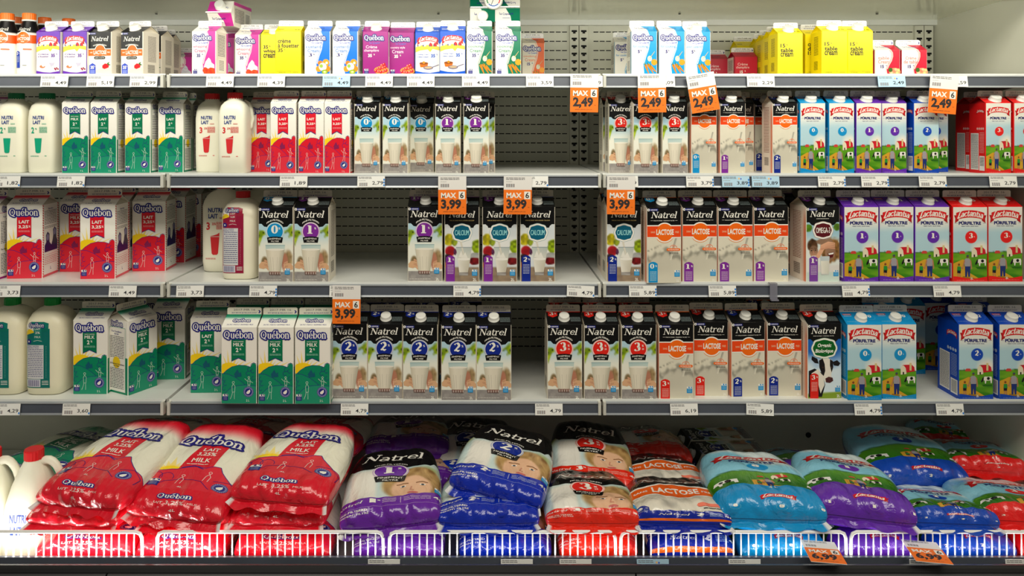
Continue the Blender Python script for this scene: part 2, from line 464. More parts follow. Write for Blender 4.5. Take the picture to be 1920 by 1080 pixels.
def bin_():
    r = link('cooler_bin', None, label='deep open bin at the bottom of the cooler with dark lip and kick panel', cat='cooler bin', loc=(0, 1.75, 0))
    x0, x1 = -2.2, XR
    mb = MB(); mb.box(x0, x1, .0, .78, Z_BIN - .02, Z_BIN)
    link('bin_deck', mb.mesh('bin_deck', ['shelf_white']), r)
    mb = MB(); mb.prism_x([(.0, .30), (.0, .532), (.012, .532), (.012, .30)], x0, x1)
    link('bin_front_wall', mb.mesh('bin_front_wall', ['panel_white']), r)
    # tag strip, groove, black bumper, grey kick panel
    mb = MB(); mb.prism_x([(-.006, .500), (-.001, .545), (.006, .545), (.006, .500)], x0, x1); mb.prism_x([(-.050, .500), (-.050, .506), (0, .506), (0, .500)], x0, x1); link('bin_lip', mb.mesh('bin_lip', ['rail_slate']), r)
    mb = MB(); mb.prism_x([(-.062, .546), (-.058, .553), (-.052, .5565), (-.046, .556), (-.044, .552), (-.044, .500), (-.062, .500)], x0, x1); link('bumper', mb.mesh('bumper', ['trim_black']), r)
    mb = MB()
    for xa, xb in ((x0, -.85), (-.846, .335), (.339, x1)): mb.prism_x([(-.078, .0), (-.078, .530), (-.066, .5445), (-.062, .5445), (-.062, .0)], xa, xb)
    link('kick_panel', mb.mesh('kick_panel', ['kick_dark']), r)
bin_()

def basket(x0, x1, n):
    r = link('wire_guard', None, cat='wire guard', group='white wire guards along the bin', label=f'white wire guard rail, {n}', loc=((x0 + x1) / 2, 1.765, .533))
    w = (x1 - x0) / 2; h = .063
    mb = MB(); R = .0042; c = .014
    pts = [(-w, 0, 0), (-w, 0, h - c), (-w + c * .3, 0, h - c * .3), (-w + c, 0, h), (w - c, 0, h), (w - c * .3, 0, h - c * .3), (w, 0, h - c), (w, 0, 0)]
    mb.tube(pts, R, 8); link('guard_frame', mb.mesh('guard_frame', ['wire_white'], True), r)
    mb = MB(); k = int(2 * w / .0172)
    for q in range(1, k): x = -w + 2 * w * q / k; mb.tube([(x, -.002, 0), (x, -.002, h - .006), (x, .004, h + .001)], .0017, 6)
    mb.tube([(-w, 0, .004), (w, 0, .004)], .0022, 6)
    link('wire_grille', mb.mesh('wire_grille', ['wire_white'], True), r)
for a_, b_, n in ((-1.335, -.806, 'leftmost, in front of the white jugs and first red bags'), (-.770, -.240, 'in front of the red and purple bags'), (-.225, .305, 'in front of the blue and red bags'), (.318, .846, 'in front of the orange and light blue bags'), (.858, 1.50, 'rightmost, in front of the purple, blue and red bags')):
    basket(a_, b_, n)
# ------------------------------------------------------------------ printed designs
WH = (0.95, 0.94, 0.90); CREAM = (0.93, 0.90, 0.82); NAVY = (0.13, 0.14, 0.50); BLACK = (0.035, 0.035, 0.04)
ORANGE = (0.96, 0.42, 0.07); GREEN = (0.0, 0.52, 0.37); RED = (0.86, 0.09, 0.17); SUN = (0.98, 0.83, 0.10)
BLUE0 = (0.05, 0.56, 0.80); PURP1 = (0.50, 0.17, 0.60); BLUE2 = (0.06, 0.16, 0.55); RED3 = (0.88, 0.14, 0.10)
LACR = (0.85, 0.10, 0.12); SKYB = (0.10, 0.58, 0.84)
PCOL = {'0': BLUE0, '1': PURP1, '2': BLUE2, '3': RED3}
LCOL = {'0': (0.05, 0.56, 0.80), '1': (0.38, 0.16, 0.66), '2': (0.04, 0.27, 0.70), '3': (0.90, 0.10, 0.10)}

def quebon_logo(a, cx, cy, w, k, rim=NAVY, size=None, rot=0, bend=0, fill=WH):
    sz = size or w * .36
    a.logo('Québon', cx, cy, w, sz, rim, k, T=.11, t=.05, extra=w * .085, rot=rot, bend=bend)
    a.logo('Québon', cx, cy, w, sz, fill, k + 1, T=.115, t=.045, rot=rot, bend=bend, ends=False)
def natrel_logo(a, cx, cy, w, k, rot=0, bend=0, col=WH):
    a.logo('Natrel', cx, cy, w, w * .335, col, k, slant=.26, T=.105, t=.04, gap=-.02, rot=rot, bend=bend, ends=False)
def lact_logo(a, cx, cy, w, k, rot=0, bend=None, red=LACR):
    h = w * .25; b = w * .10 if bend is None else bend
    c, s = math.cos(rot), math.sin(rot)
    def T(x, y): 
        y = y + b * (2 * x / w) ** 2
        return (cx + x * c - y * s, cy + x * s + y * c)
    for sg in (-1, 1):
        a.poly([T(sg * w * .40, -h * .1), T(sg * w * .53, -h * .3), T(sg * w * .49, h * .2), T(sg * w * .50, h * .75), T(sg * w * .38, h * .6)], tuple(x * .8 for x in red), k)
    n = 12
    top = [T(w * (-.46 + .92 * i / n), -h * .5) for i in range(n + 1)]; bot = [T(w * (-.46 + .92 * i / n), h * .42) for i in range(n + 1)]
    a.raw(top + bot, [(i, i + 1, n + 2 + i, n + 1 + i) for i in range(n)], red, k + 1)
    a.logo('Lactantia', cx, cy, w * .84, w * .27, WH, k + 2, slant=.25, T=.13, t=.07, gap=-.03, rot=rot, bend=b * .8, ends=False)
def milk_mark(a, x, y, w, col, k, white=WH):
    """small square quality mark: a splash over a coloured block"""
    a.rect(x, y + w * .35, x + w, y + w * 1.15, col, k)
    a.rect(x, y, x + w, y + w * .36, white, k)
    a.poly([(x + w * .25, y + w * .05), (x + w * .5, y + w * .0), (x + w * .55, y + w * .3), (x + w * .35, y + w * .28)], col, k + 1)
    a.poly([(x + w * .6, y + w * .1), (x + w * .95, y + w * .02), (x + w * .95, y + w * .33), (x + w * .78, y + w * .2)], col, k + 1)
    for j in range(3): a.rect(x + w * .15, y + w * (.5 + j * .2), x + w * .85, y + w * (.57 + j * .2), mix3(col, white, .55), k + 1)
def mix3(a, b, t): return tuple(x * (1 - t) + y * t for x, y in zip(a, b))
def pct_tag(a, x0, x1, y0, y1, d, k, col=None):
    col = col or PCOL[d]
    m = (x0 + x1) / 2; w = x1 - x0
    a.poly([(x0, y0 + w * .2), (x0 + w * .25, y0 + w * .03), (m, y0 - w * .03), (x1 - w * .25, y0 + w * .03), (x1, y0 + w * .2), (x1, y1), (x0, y1)], col, k)
    a.logo(d, m - w * .1, y0 + w * .52, w * .5, w * .72, WH, k + 1, T=.125, t=.045)
    a.text('%', x1 - w * .17, y0 + w * .42, w * .2, WH, k + 1)
    a.lines(x0 + w * .15, y0 + w * 1.0, x1 - w * .12, min(y1 - w * .1, y0 + w * 2.1), 7, mix3(col, WH, .7), k + 1, fill=.4, words=3)

def scallop_black(a, H, y0, k=1):
    """black upper field of the filtered milks with a stepped lower edge"""
    e = [(0, y0 + .02), (.08, y0 + .02), (.12, y0 + .06), (.16, y0 + .10), (.30, y0 + .12), (.5, y0 + .13), (.7, y0 + .12), (.84, y0 + .10), (.88, y0 + .06), (.92, y0 + .02), (1, y0 + .02)]
    a.poly([(0, 0)] + e + [(1, 0)], BLACK, k)
def agropur(a, k):
    a.rect(.02, .035, .32, .095, (.18, .22, .58), k); a.disc(.04, .065, .038, WH, k + 1, n=12); a.disc(.04, .065, .015, (.1, .2, .5), k + 2, n=8)
    a.text('AGROPUR', .20, .066, .034, WH, k + 1, w=.2)

def photo_bg(s, y_table):
    def fn(X, Y):
        y = Y / s
        sky = mixc((.70, .83, .88), (.93, .93, .87), sstep(.65, 1.2, y))
        c = sky
        leaf = np.maximum(sstep(.42, .0, np.abs(X - .02) * 1.0 + np.abs(y - .78) * .8 + vnoise(X, y, 7, 3) * .22 - .05), sstep(.44, .0, np.abs(X - .99) + np.abs(y - .68) * .9 + vnoise(X, y, 8, 5) * .2 - .06))
        lc = mixc((.38, .50, .05), (.74, .82, .14), vnoise(X, y, 12, 9))
        lc = mixc(lc, (.22, .30, .08), sstep(.62, .9, vnoise(X, y, 15, 11)))
        c = mixc(c, lc, sstep(.25, .6, leaf))
        gr = sstep(.05, .0, np.abs(y - 1.67) + vnoise(X, y, 9, 2) * .02) * .8
        c = mixc(c, (.62, .66, .15), gr * sstep(.42, .1, X))
        hair = sstep(.22, .12, np.hypot((X - .84) * 1.0, (y - 1.50) * .62) + vnoise(X, y, 10, 21) * .04)
        hc = mixc((.50, .40, .26), (.72, .62, .44), vnoise(X * 3, y, 14, 31))
        c = mixc(c, hc, hair)
        face = sstep(.13, .08, np.hypot((X - .765) * 1.1, (y - 1.58) * .42)); c = mixc(c, (.72, .48, .38), face)
        hl = sstep(.12, .07, np.hypot((X - .17), (y - 1.58) * .6)); c = mixc(c, (.52, .44, .30), hl)
        tb = sstep(-.01, .01, y - y_table / s)
        c = mixc(c, mixc((.64, .62, .60), (.55, .53, .52), vnoise(X, y, 20, 4)), tb)
        return c
    return fn
def hand(a, x, y, sg, s, k):
    sk = (.86, .68, .52); sk2 = (.74, .50, .40)
    a.poly([(x - sg * .19, y + .03), (x - sg * .12, y - .05 * s), (x, y - .06 * s), (x + sg * .04, y + .1 * s), (x - sg * .05, y + .16 * s), (x - sg * .19, y + .13 * s)], sk, k)
    for i in range(4):
        yy = y - .07 * s + i * .062 * s
        a.stroke([(x - sg * .02, yy - .02), (x + sg * .06, yy + .02 * s), (x + sg * .075, yy + .06 * s)], [.05, .046, .034], sk if i % 2 else mix3(sk, sk2, .35), k + 1)
        a.disc(x + sg * .08, yy + .07 * s, .014, (.93, .72, .66), k + 2, n=8)
def glass(a, s, k, x0=.2, x1=.77, y0=1.09, y1=1.92):
    w0, w1, b0, b1 = x0, x1, x0 + .10, x1 - .12
    Y = lambda y: y * s
    a.grad([(w0, Y(y0)), (w1, Y(y0)), (w1 - .01, Y(y0 + .16)), (w0 + .01, Y(y0 + .16))], [(.66, .77, .77), (.72, .82, .80), (.84, .88, .84), (.80, .86, .82)], k)
    m = (w0 + w1) / 2
    for xa, xb, xc, xd, ca, cb in ((w0 + .01, m - .1, b0, m - .07, (.80, .77, .68), (.91, .88, .80)), (m - .1, m + .12, m - .07, m + .08, (.91, .88, .80), (.88, .85, .77)), (m + .12, w1 - .01, m + .08, b1, (.88, .85, .77), (.72, .70, .62))):
        a.grad([(xa, Y(y0 + .13)), (xb, Y(y0 + .13)), (xd, Y(y1 - .07)), (xc, Y(y1 - .07))], [ca, cb, cb, ca], k + 1)
    a.disc(m, Y(y0 + .13), (w1 - w0) / 2 - .015, (.94, .92, .86), k + 2, ry=.03)
    a.stroke([(w0, Y(y0)), (w1, Y(y0))], .012, (.55, .66, .68), k + 2)
    for x in (b0 + .08, m - .05, m + .05, b1 - .07): a.stroke([(x + (x - m) * .35, Y(y0 + .35)), (x, Y(y1 - .1))], .012, (.80, .77, .70), k + 2)
    a.grad([(b0, Y(y1 - .07)), (b1, Y(y1 - .07)), (b1 - .01, Y(y1 + .03)), (b0 + .01, Y(y1 + .03))], [(.55, .40, .36), (.62, .46, .40), (.40, .32, .30), (.45, .38, .36)], k + 2)
    for i in range(5): a.rect(b0 + .04 + i * .07, Y(y1 - .05), b0 + .06 + i * .07, Y(y1 + .01), (.82, .76, .72), k + 3)

def round_badge(a, cx, cy, r, d, k, col=None, word=('FINEMENT', 'FILTRÉ')):
    col = col or PCOL[d]
    a.disc(cx, cy, r * 1.15, mix3(col, WH, .72), k, n=32); a.disc(cx, cy, r * 1.05, WH, k + 1, n=32); a.disc(cx, cy, r, col, k + 2, n=32)
    if col[0] < 2: a.text('FINE-FILTERED', cx, cy - r * 1.42, r * .2, WH, k + 1, w=r * 2.1, radial=r * 1.42 if False else None, bend=r * .42)
    a.logo(d, cx - r * (.03 if d in '0' else .12), cy + r * (-.1), r * (.9 if d != '1' else .8), r * 1.5, WH, k + 3, T=.13, t=.045)
    a.text('%', cx + r * .56, cy - r * .38, r * .26, WH, k + 3); 
    if d == '3': a.text('25', cx + r * .58, cy + r * .02, r * .2, WH, k + 3)
    by = cy + r * .95
    e = []
    for i in range(9): e.append((cx + r * (-1 + 2 * i / 8), by - r * .22 - r * .12 * (1 - ((i - 4) / 4) ** 2)))
    for i in range(9)[::-1]: e.append((cx + r * .88 * (-1 + 2 * i / 8), by + r * .42 - r * .02 * (1 - ((i - 4) / 4) ** 2)))
    a.poly(e, BLACK, k + 4)
    a.text(word[0], cx, by - r * .08, r * .19, WH, k + 5, w=r * 1.55, bend=r * .07); a.text(word[1], cx, by + r * .22, r * .18, WH, k + 5, w=r * .95)

def natrel_front(H, d, vol):
    a = Art(H); s = H / 2.147; tall = H > 2.4
    a.grid(0, 1, 0, H, 40, 86, photo_bg(s, 1.86 * s), 0)
    scallop_black(a, H, .46 * (1.12 if tall else 1))
    agropur(a, 2)
    natrel_logo(a, .47, .235, .80, 2)
    cy = .70 * (1.12 if tall else 1)
    round_badge(a, .48, cy, .235, d, 3)
    hand(a, .20, 1.62 * s, 1, s, 2); hand(a, .82, 1.66 * s, -1, s, 2)
    glass(a, s, 5)
    milk_mark(a, .77, 1.76 * s, .15, SKYB, 9)
    a.text(vol, .87, H - .055, .075, WH, 2)
    a.lines(.04, H - .07, .66, H - .03, 1, (.78, .76, .73), 2, words=9)
    return a
def pour_bg(s):
    def fn(X, Y):
        y = Y / s
        n = vnoise(X, y, 5, 41) * .6 + vnoise(X, y, 13, 43) * .4
        surf = 1.30 + .10 * np.sin(X * 7 + 1) + .05 * np.sin(X * 19)
        c = mixc((.87, .85, .77), (.90, .87, .79), n)
        dk = sstep(.18, .0, np.abs(y - surf - .05)) * sstep(.35, .75, n + .12)
        c = mixc(c, (.52, .51, .46), dk * .8)
        c = mixc(c, (.77, .75, .68), sstep(0, .06, y - surf - .12) * (.45 + .5 * vnoise(X, y, 3.3, 8)))
        c = mixc(c, (.86, .84, .76), sstep(1.72, 2.05, y))
        sp = sstep(.05, .01, np.abs(y - 1.17 - .1 * np.sin(X * 5 + 2.2))) * sstep(.55, .1, X) * sstep(.45, .6, vnoise(X, y, 22, 6))
        return mixc(c, (.62, .60, .54), sp)
    return fn
def lactose_front(H, d, vol):
    a = Art(H); s = H / 2.147; tall = H > 2.4
    a.grid(0, 1, 0, H, 36, 78, pour_bg(s), 0)
    a.rect(0, 0, 1, .53, BLACK, 1); agropur(a, 2)
    natrel_logo(a, .50, .235, .76, 2)
    a.text('FINE-FILTERED • FINEMENT FILTRÉ', .5, .37, .03, WH, 2, w=.62); a.stroke([(.1, .37), (.17, .37)], .006, WH, 2, False); a.stroke([(.83, .37), (.9, .37)], .006, WH, 2, False)
    a.rect(0, .50, 1, .535, WH, 2); a.disc(.52, .71, .285, WH, 2, n=32); a.rect(0, .84, 1, .865, WH, 2)
    a.rect(0, .53, .5, .84, (.93, .28, .08), 3); a.rect(.5, .53, 1, .84, (.93, .28, .08), 3)
    a.disc(.52, .71, .25, ORANGE, 4, n=32)
    a.text('LACTOSE', .53, .70, .165, WH, 5, w=.52, bold=.035); a.text('SANS', .17, .70, .055, mix3(ORANGE, WH, .6), 5, w=.13); a.text('FREE', .89, .70, .055, mix3(ORANGE, WH, .6), 5, w=.11)
    for r in (.29, .30): a.stroke([(.52 + r * math.sin(t), .71 + r * math.cos(t)) for t in np.linspace(-.9, .9, 10)], .008, mix3(ORANGE, WH, .4), 2, False)
    a.grad([(.83, .88 * s), (.89, .88 * s), (.72, 1.5 * s), (.64, 1.5 * s)], [(.62, .60, .55), (.74, .72, .66), (.9, .88, .8), (.78, .76, .70)], 1)
    a.stroke([(.78 + .11 * math.sin(t), 1.17 * s - .1 * math.cos(t)) for t in np.linspace(-1.3, 1.3, 10)], .012, ORANGE, 2)
    a.text('13g', .78, 1.12 * s, .05, ORANGE, 2)
    a.stroke([(.61, 1.20 * s), (.95, 1.20 * s)], .075, ORANGE, 3); a.text('PROTEIN-PROTÉINES', .78, 1.20 * s, .035, WH, 4, w=.32)
    a.lines(.66, 1.27 * s, .93, 1.34 * s, 2, (.25, .24, .22), 3, words=4)
    pct_tag(a, .04, .31, (1.58 if d != '0' else 1.55) * s, H - .01, d, 3)
    milk_mark(a, .81, 1.79 * s, .16, SKYB, 3)
    a.text(vol, .91, H - .055, .07, WH, 2)
    return a
def produce_bg(s, kind):
    def fn(X, Y):
        y = Y / s
        c = mixc((.80, .84, .86), (.92, .92, .90), vnoise(X, y, 3, 7))
        def blob(cx, cy, rx, ry, col, c, f=10, a=.25):
            d = np.hypot((X - cx) / rx, (y - cy) / ry) + (vnoise(X, y, f, int(cx * 97) + 3) - .5) * a
            return mixc(c, mixc(col, tuple(x * .55 for x in col), vnoise(X, y, f * 1.4, 17)), sstep(1.0, .75, d))
        if kind == 'calcium':
            c = blob(.1, .95, .16, .2, (.90, .84, .12), c); c = blob(.28, 1.02, .1, .12, (.70, .78, .2), c)
            c = blob(.15, 1.27, .17, .17, (.80, .12, .16), c, 5, .1); c = blob(.08, 1.52, .2, .2, (.22, .16, .20), c); c = blob(.3, 1.30, .05, .1, (.4, .2, .35), c)
            c = blob(.95, 1.13, .17, .22, (.68, .80, .10), c); c = blob(.9, 1.42, .2, .12, (.85, .86, .84), c, 5, .1)
            c = blob(.88, 1.56, .18, .12, (.55, .10, .12), c); c = blob(.05, 1.7, .1, .12, (.95, .6, .1), c)
            c = mixc(c, mixc((.62, .54, .44), (.50, .42, .36), vnoise(X, y, 12, 5)), sstep(1.70, 1.76, y))
        elif kind == 'omega':
            c = mixc((.62, .78, .84), (.9, .92, .9), sstep(.7, 1.2, y))
            c = blob(.05, .6, .14, .12, (.40, .62, .12), c); c = blob(.95, .58, .14, .12, (.45, .66, .14), c)
            c = blob(.18, 1.10, .19, .2, (.38, .24, .14), c, 12, .2); c = blob(.75, 1.25, .36, .42, (.66, .46, .24), c, 14, .25)
            c = blob(.22, 1.28, .15, .2, (.88, .66, .52), c, 3, .02); c = blob(.72, 1.3, .18, .28, (.90, .68, .54), c, 3, .02)
            c = blob(.55, 1.0, .3, .1, (.90, .70, .56), c, 3, .02)
            c = mixc(c, (.88, .86, .84), sstep(1.62, 1.72, y) * sstep(.2, .4, X)); c = mixc(c, (.80, .86, .82), sstep(1.85, 1.9, y))
        elif kind == 'organic':
            c = mixc((.10, .38, .72), (.86, .92, .95), sstep(.85, 1.45, y + vnoise(X, y, 4, 3) * .25)); c = mixc(c, (.52, .62, .18), sstep(1.98, 2.03, y + .05 * X))
        return c
    return fn
def fancy_badge(a, cx, cy, rx, ry, col, text, k, rim=WH, tcol=WH, h=.15):
    def pts(e, n=48):
        out = []
        for i in range(n):
            t = 2 * math.pi * i / n; c, s = math.cos(t), math.sin(t)
            r = 1.0 + .10 * math.cos(4 * t) ** 2 * (1 if abs(c) > .3 and abs(s) > .3 else .2) - .05 * (abs(math.sin(2 * t)))
            out.append((cx + (rx * r + e) * (abs(c) ** .9) * (1 if c > 0 else -1), cy + (ry * r + e) * (abs(s) ** .9) * (1 if s > 0 else -1)))
        return out
    a.poly(pts(.055), mix3(col, WH, .6), k); a.poly(pts(.045), rim, k + 1); a.poly(pts(0), col, k + 2)
    if text: a.text(text, cx, cy, h, tcol, k + 3, w=rx * 1.65, bold=.02)
def calcium_front(H, d, vol):
    a = Art(H); s = H / 2.147
    a.grid(0, 1, 0, H, 44, 92, produce_bg(s, 'calcium'), 0)
    a.poly([(0, 0), (0, .5), (.08, .5), (.14, .55), (.16, .6), (.84, .6), (.86, .55), (.92, .5), (1, .5), (1, 0)], BLACK, 1); agropur(a, 2) if d == 'x' else None
    natrel_logo(a, .5, .24, .76, 2); a.text('FINE-FILTERED WITH ADDED CALCIUM', .5, .39, .03, (.8, .7, .45), 2, w=.72)
    fancy_badge(a, .5, .74, .25, .21, (.02, .37, .48), 'CALCIUM', 2, tcol=(.62, .88, .88), h=.15)
    a.grad([(.44, 1.0 * s), (.50, 1.0 * s), (.58, 1.4 * s), (.54, 1.4 * s)], [(.86, .84, .78)] * 4, 2)
    a.grad([(.33, 1.16 * s), (.80, 1.16 * s), (.74, 1.52 * s), (.37, 1.52 * s)], [(.74, .78, .76), (.7, .74, .72), (.86, .85, .80), (.88, .88, .84)], 1)
    a.stroke([(.33, 1.16 * s), (.80, 1.16 * s)], .012, (.5, .56, .6), 3)
    a.grad([(.37, 1.48 * s), (.75, 1.5 * s), (.68, 1.88 * s), (.42, 1.88 * s)], [(.92, .91, .86), (.80, .78, .70), (.78, .75, .68), (.93, .91, .86)], 3)
    a.disc(.56, 1.5 * s, .185, (.95, .94, .9), 4, ry=.04); a.poly([(.4, 1.45 * s), (.48, 1.25 * s), (.53, 1.4 * s), (.6, 1.3 * s), (.68, 1.48 * s)], (.93, .92, .88), 5)
    a.grad([(.41, 1.88 * s), (.69, 1.88 * s), (.68, 1.97 * s), (.42, 1.97 * s)], [(.62, .60, .58), (.45, .42, .40), (.7, .68, .66), (.6, .58, .56)], 3)
    pct_tag(a, .03, .29, 1.40 * s, H, d, 3)
    milk_mark(a, .80, 1.80 * s, .155, SKYB, 3); a.text(vol, .88, H - .06, .08, WH, 2)
    return a
def omega_front(H, vol):
    a = Art(H); s = H / 2.147
    a.grid(0, 1, 0, H, 44, 92, produce_bg(s, 'omega'), 0)
    scallop_black(a, H, .42); agropur(a, 2); natrel_logo(a, .48, .22, .74, 2); a.lines(.3, .33, .68, .36, 1, WH, 2)
    fancy_badge(a, .5, .67, .26, .20, (.36, .07, .11), 'OMEGA-3', 3, h=.16)
    # boy and laughing woman whose eyes are covered by a hand
    sk = (.90, .68, .54)
    for x, y, r in ((.15, 1.25, .018), (.27, 1.24, .018)): a.disc(x, y * s, r, (.15, .10, .08), 2, n=10)
    a.stroke([(.12, 1.19 * s), (.18, 1.18 * s)], .014, (.3, .18, .1), 2); a.stroke([(.24, 1.18 * s), (.30, 1.19 * s)], .014, (.3, .18, .1), 2)
    a.stroke([(.2, 1.27 * s), (.22, 1.33 * s)], .02, (.8, .55, .44), 2); a.poly([(.15, 1.4 * s), (.29, 1.4 * s), (.24, 1.46 * s), (.18, 1.45 * s)], (.95, .93, .9), 2)
    for i in range(4): a.stroke([(.45, (1.12 + i * .03) * s), (.66, (1.02 + i * .05) * s), (.86, (1.05 + i * .05) * s)], [.06, .05, .035], mix3(sk, (.7, .45, .35), .12 * i), 2 + i % 2)
    a.stroke([(.5, 1.16 * s), (.35, 1.42 * s)], [.13, .12], sk, 2)
    a.poly([(.64, 1.34 * s), (.84, 1.30 * s), (.80, 1.45 * s), (.71, 1.46 * s)], (.35, .06, .08), 4); a.poly([(.66, 1.34 * s), (.83, 1.31 * s), (.81, 1.36 * s), (.68, 1.38 * s)], (.97, .95, .92), 5)
    a.grad([(.42, 1.42 * s), (.70, 1.42 * s), (.68, 1.95 * s), (.44, 1.95 * s)], [(.75, .8, .82), (.8, .84, .85), (.8, .8, .78), (.82, .82, .8)], 5)
    a.grad([(.43, 1.55 * s), (.69, 1.55 * s), (.675, 1.92 * s), (.445, 1.92 * s)], [(.93, .92, .86), (.86, .85, .8), (.83, .82, .76), (.92, .9, .86)], 6)
    pct_tag(a, .08, .34, 1.42 * s, H, '1', 7, col=(.48, .25, .62)); milk_mark(a, .82, 1.82 * s, .15, SKYB, 6)
    return a
def organic_front(H, vol):
    a = Art(H); s = H / 2.147
    a.grid(0, 1, 0, H, 30, 64, produce_bg(s, 'organic'), 0)
    scallop_black(a, H, .42); agropur(a, 2); natrel_logo(a, .47, .22, .74, 2); a.text('FINE-FILTERED • FINEMENT FILTRÉ', .47, .345, .028, WH, 2, w=.62)
    W2 = (.93, .90, .84); B = (.10, .08, .09); Y = lambda p: [(x, y * s) for x, y in p]
    # holstein cow looking out
    a.poly(Y([(.02, 1.35), (.2, 1.28), (.4, 1.4), (.52, 1.75), (.42, 2.1), (.02, 2.1)]), B, 1)
    a.poly(Y([(.1, 1.42), (.3, 1.3), (.45, 1.5), (.5, 1.75), (.38, 2.0), (.3, 1.7)]), W2, 2)
    a.poly(Y([(.28, 1.0), (.12, .92), (.1, 1.02), (.2, 1.12), (.32, 1.14)]), B, 3); a.poly(Y([(.74, 1.10), (.88, 1.05), (.98, 1.14), (.92, 1.22), (.78, 1.2)]), B, 3)
    a.poly(Y([(.33, 1.05), (.42, .98), (.60, .98), (.74, 1.06), (.76, 1.25), (.70, 1.45), (.72, 1.62), (.62, 1.70), (.50, 1.66), (.42, 1.45), (.34, 1.25)]), W2, 4)
    a.poly(Y([(.33, 1.05), (.44, .99), (.50, 1.15), (.52, 1.35), (.47, 1.5), (.42, 1.45), (.34, 1.25)]), B, 5); a.poly(Y([(.66, 1.02), (.75, 1.07), (.76, 1.25), (.71, 1.40), (.66, 1.2)]), B, 5)
    a.disc(.45, 1.25 * s, .02, (.3, .2, .15), 6, n=10); a.disc(.71, 1.25 * s, .018, (.3, .2, .15), 6, n=10)
    a.poly(Y([(.52, 1.57), (.62, 1.52), (.74, 1.55), (.76, 1.64), (.66, 1.70), (.54, 1.68)]), (.32, .16, .16), 6)
    a.disc(.59, 1.61 * s, .016, B, 7, n=8); a.disc(.70, 1.60 * s, .016, B, 7, n=8)
    fancy_badge(a, .49, .70, .34, .24, (.02, .37, .12), None, 6)
    a.logo('On', .49, .62, .01, .01, WH, 9) if False else None
    a.text('Organic', .49, .63, .14, WH, 9, w=.42, slant=.2, bold=.03); a.text('Biologique', .49, .79, .14, WH, 9, w=.54, slant=.2, bold=.03)
    pct_tag(a, .06, .31, 1.42 * s, H, '3', 7); milk_mark(a, .82, 1.78 * s, .15, SKYB, 6); a.text(vol, .92, H - .07, .08, WH, 4)
    return a

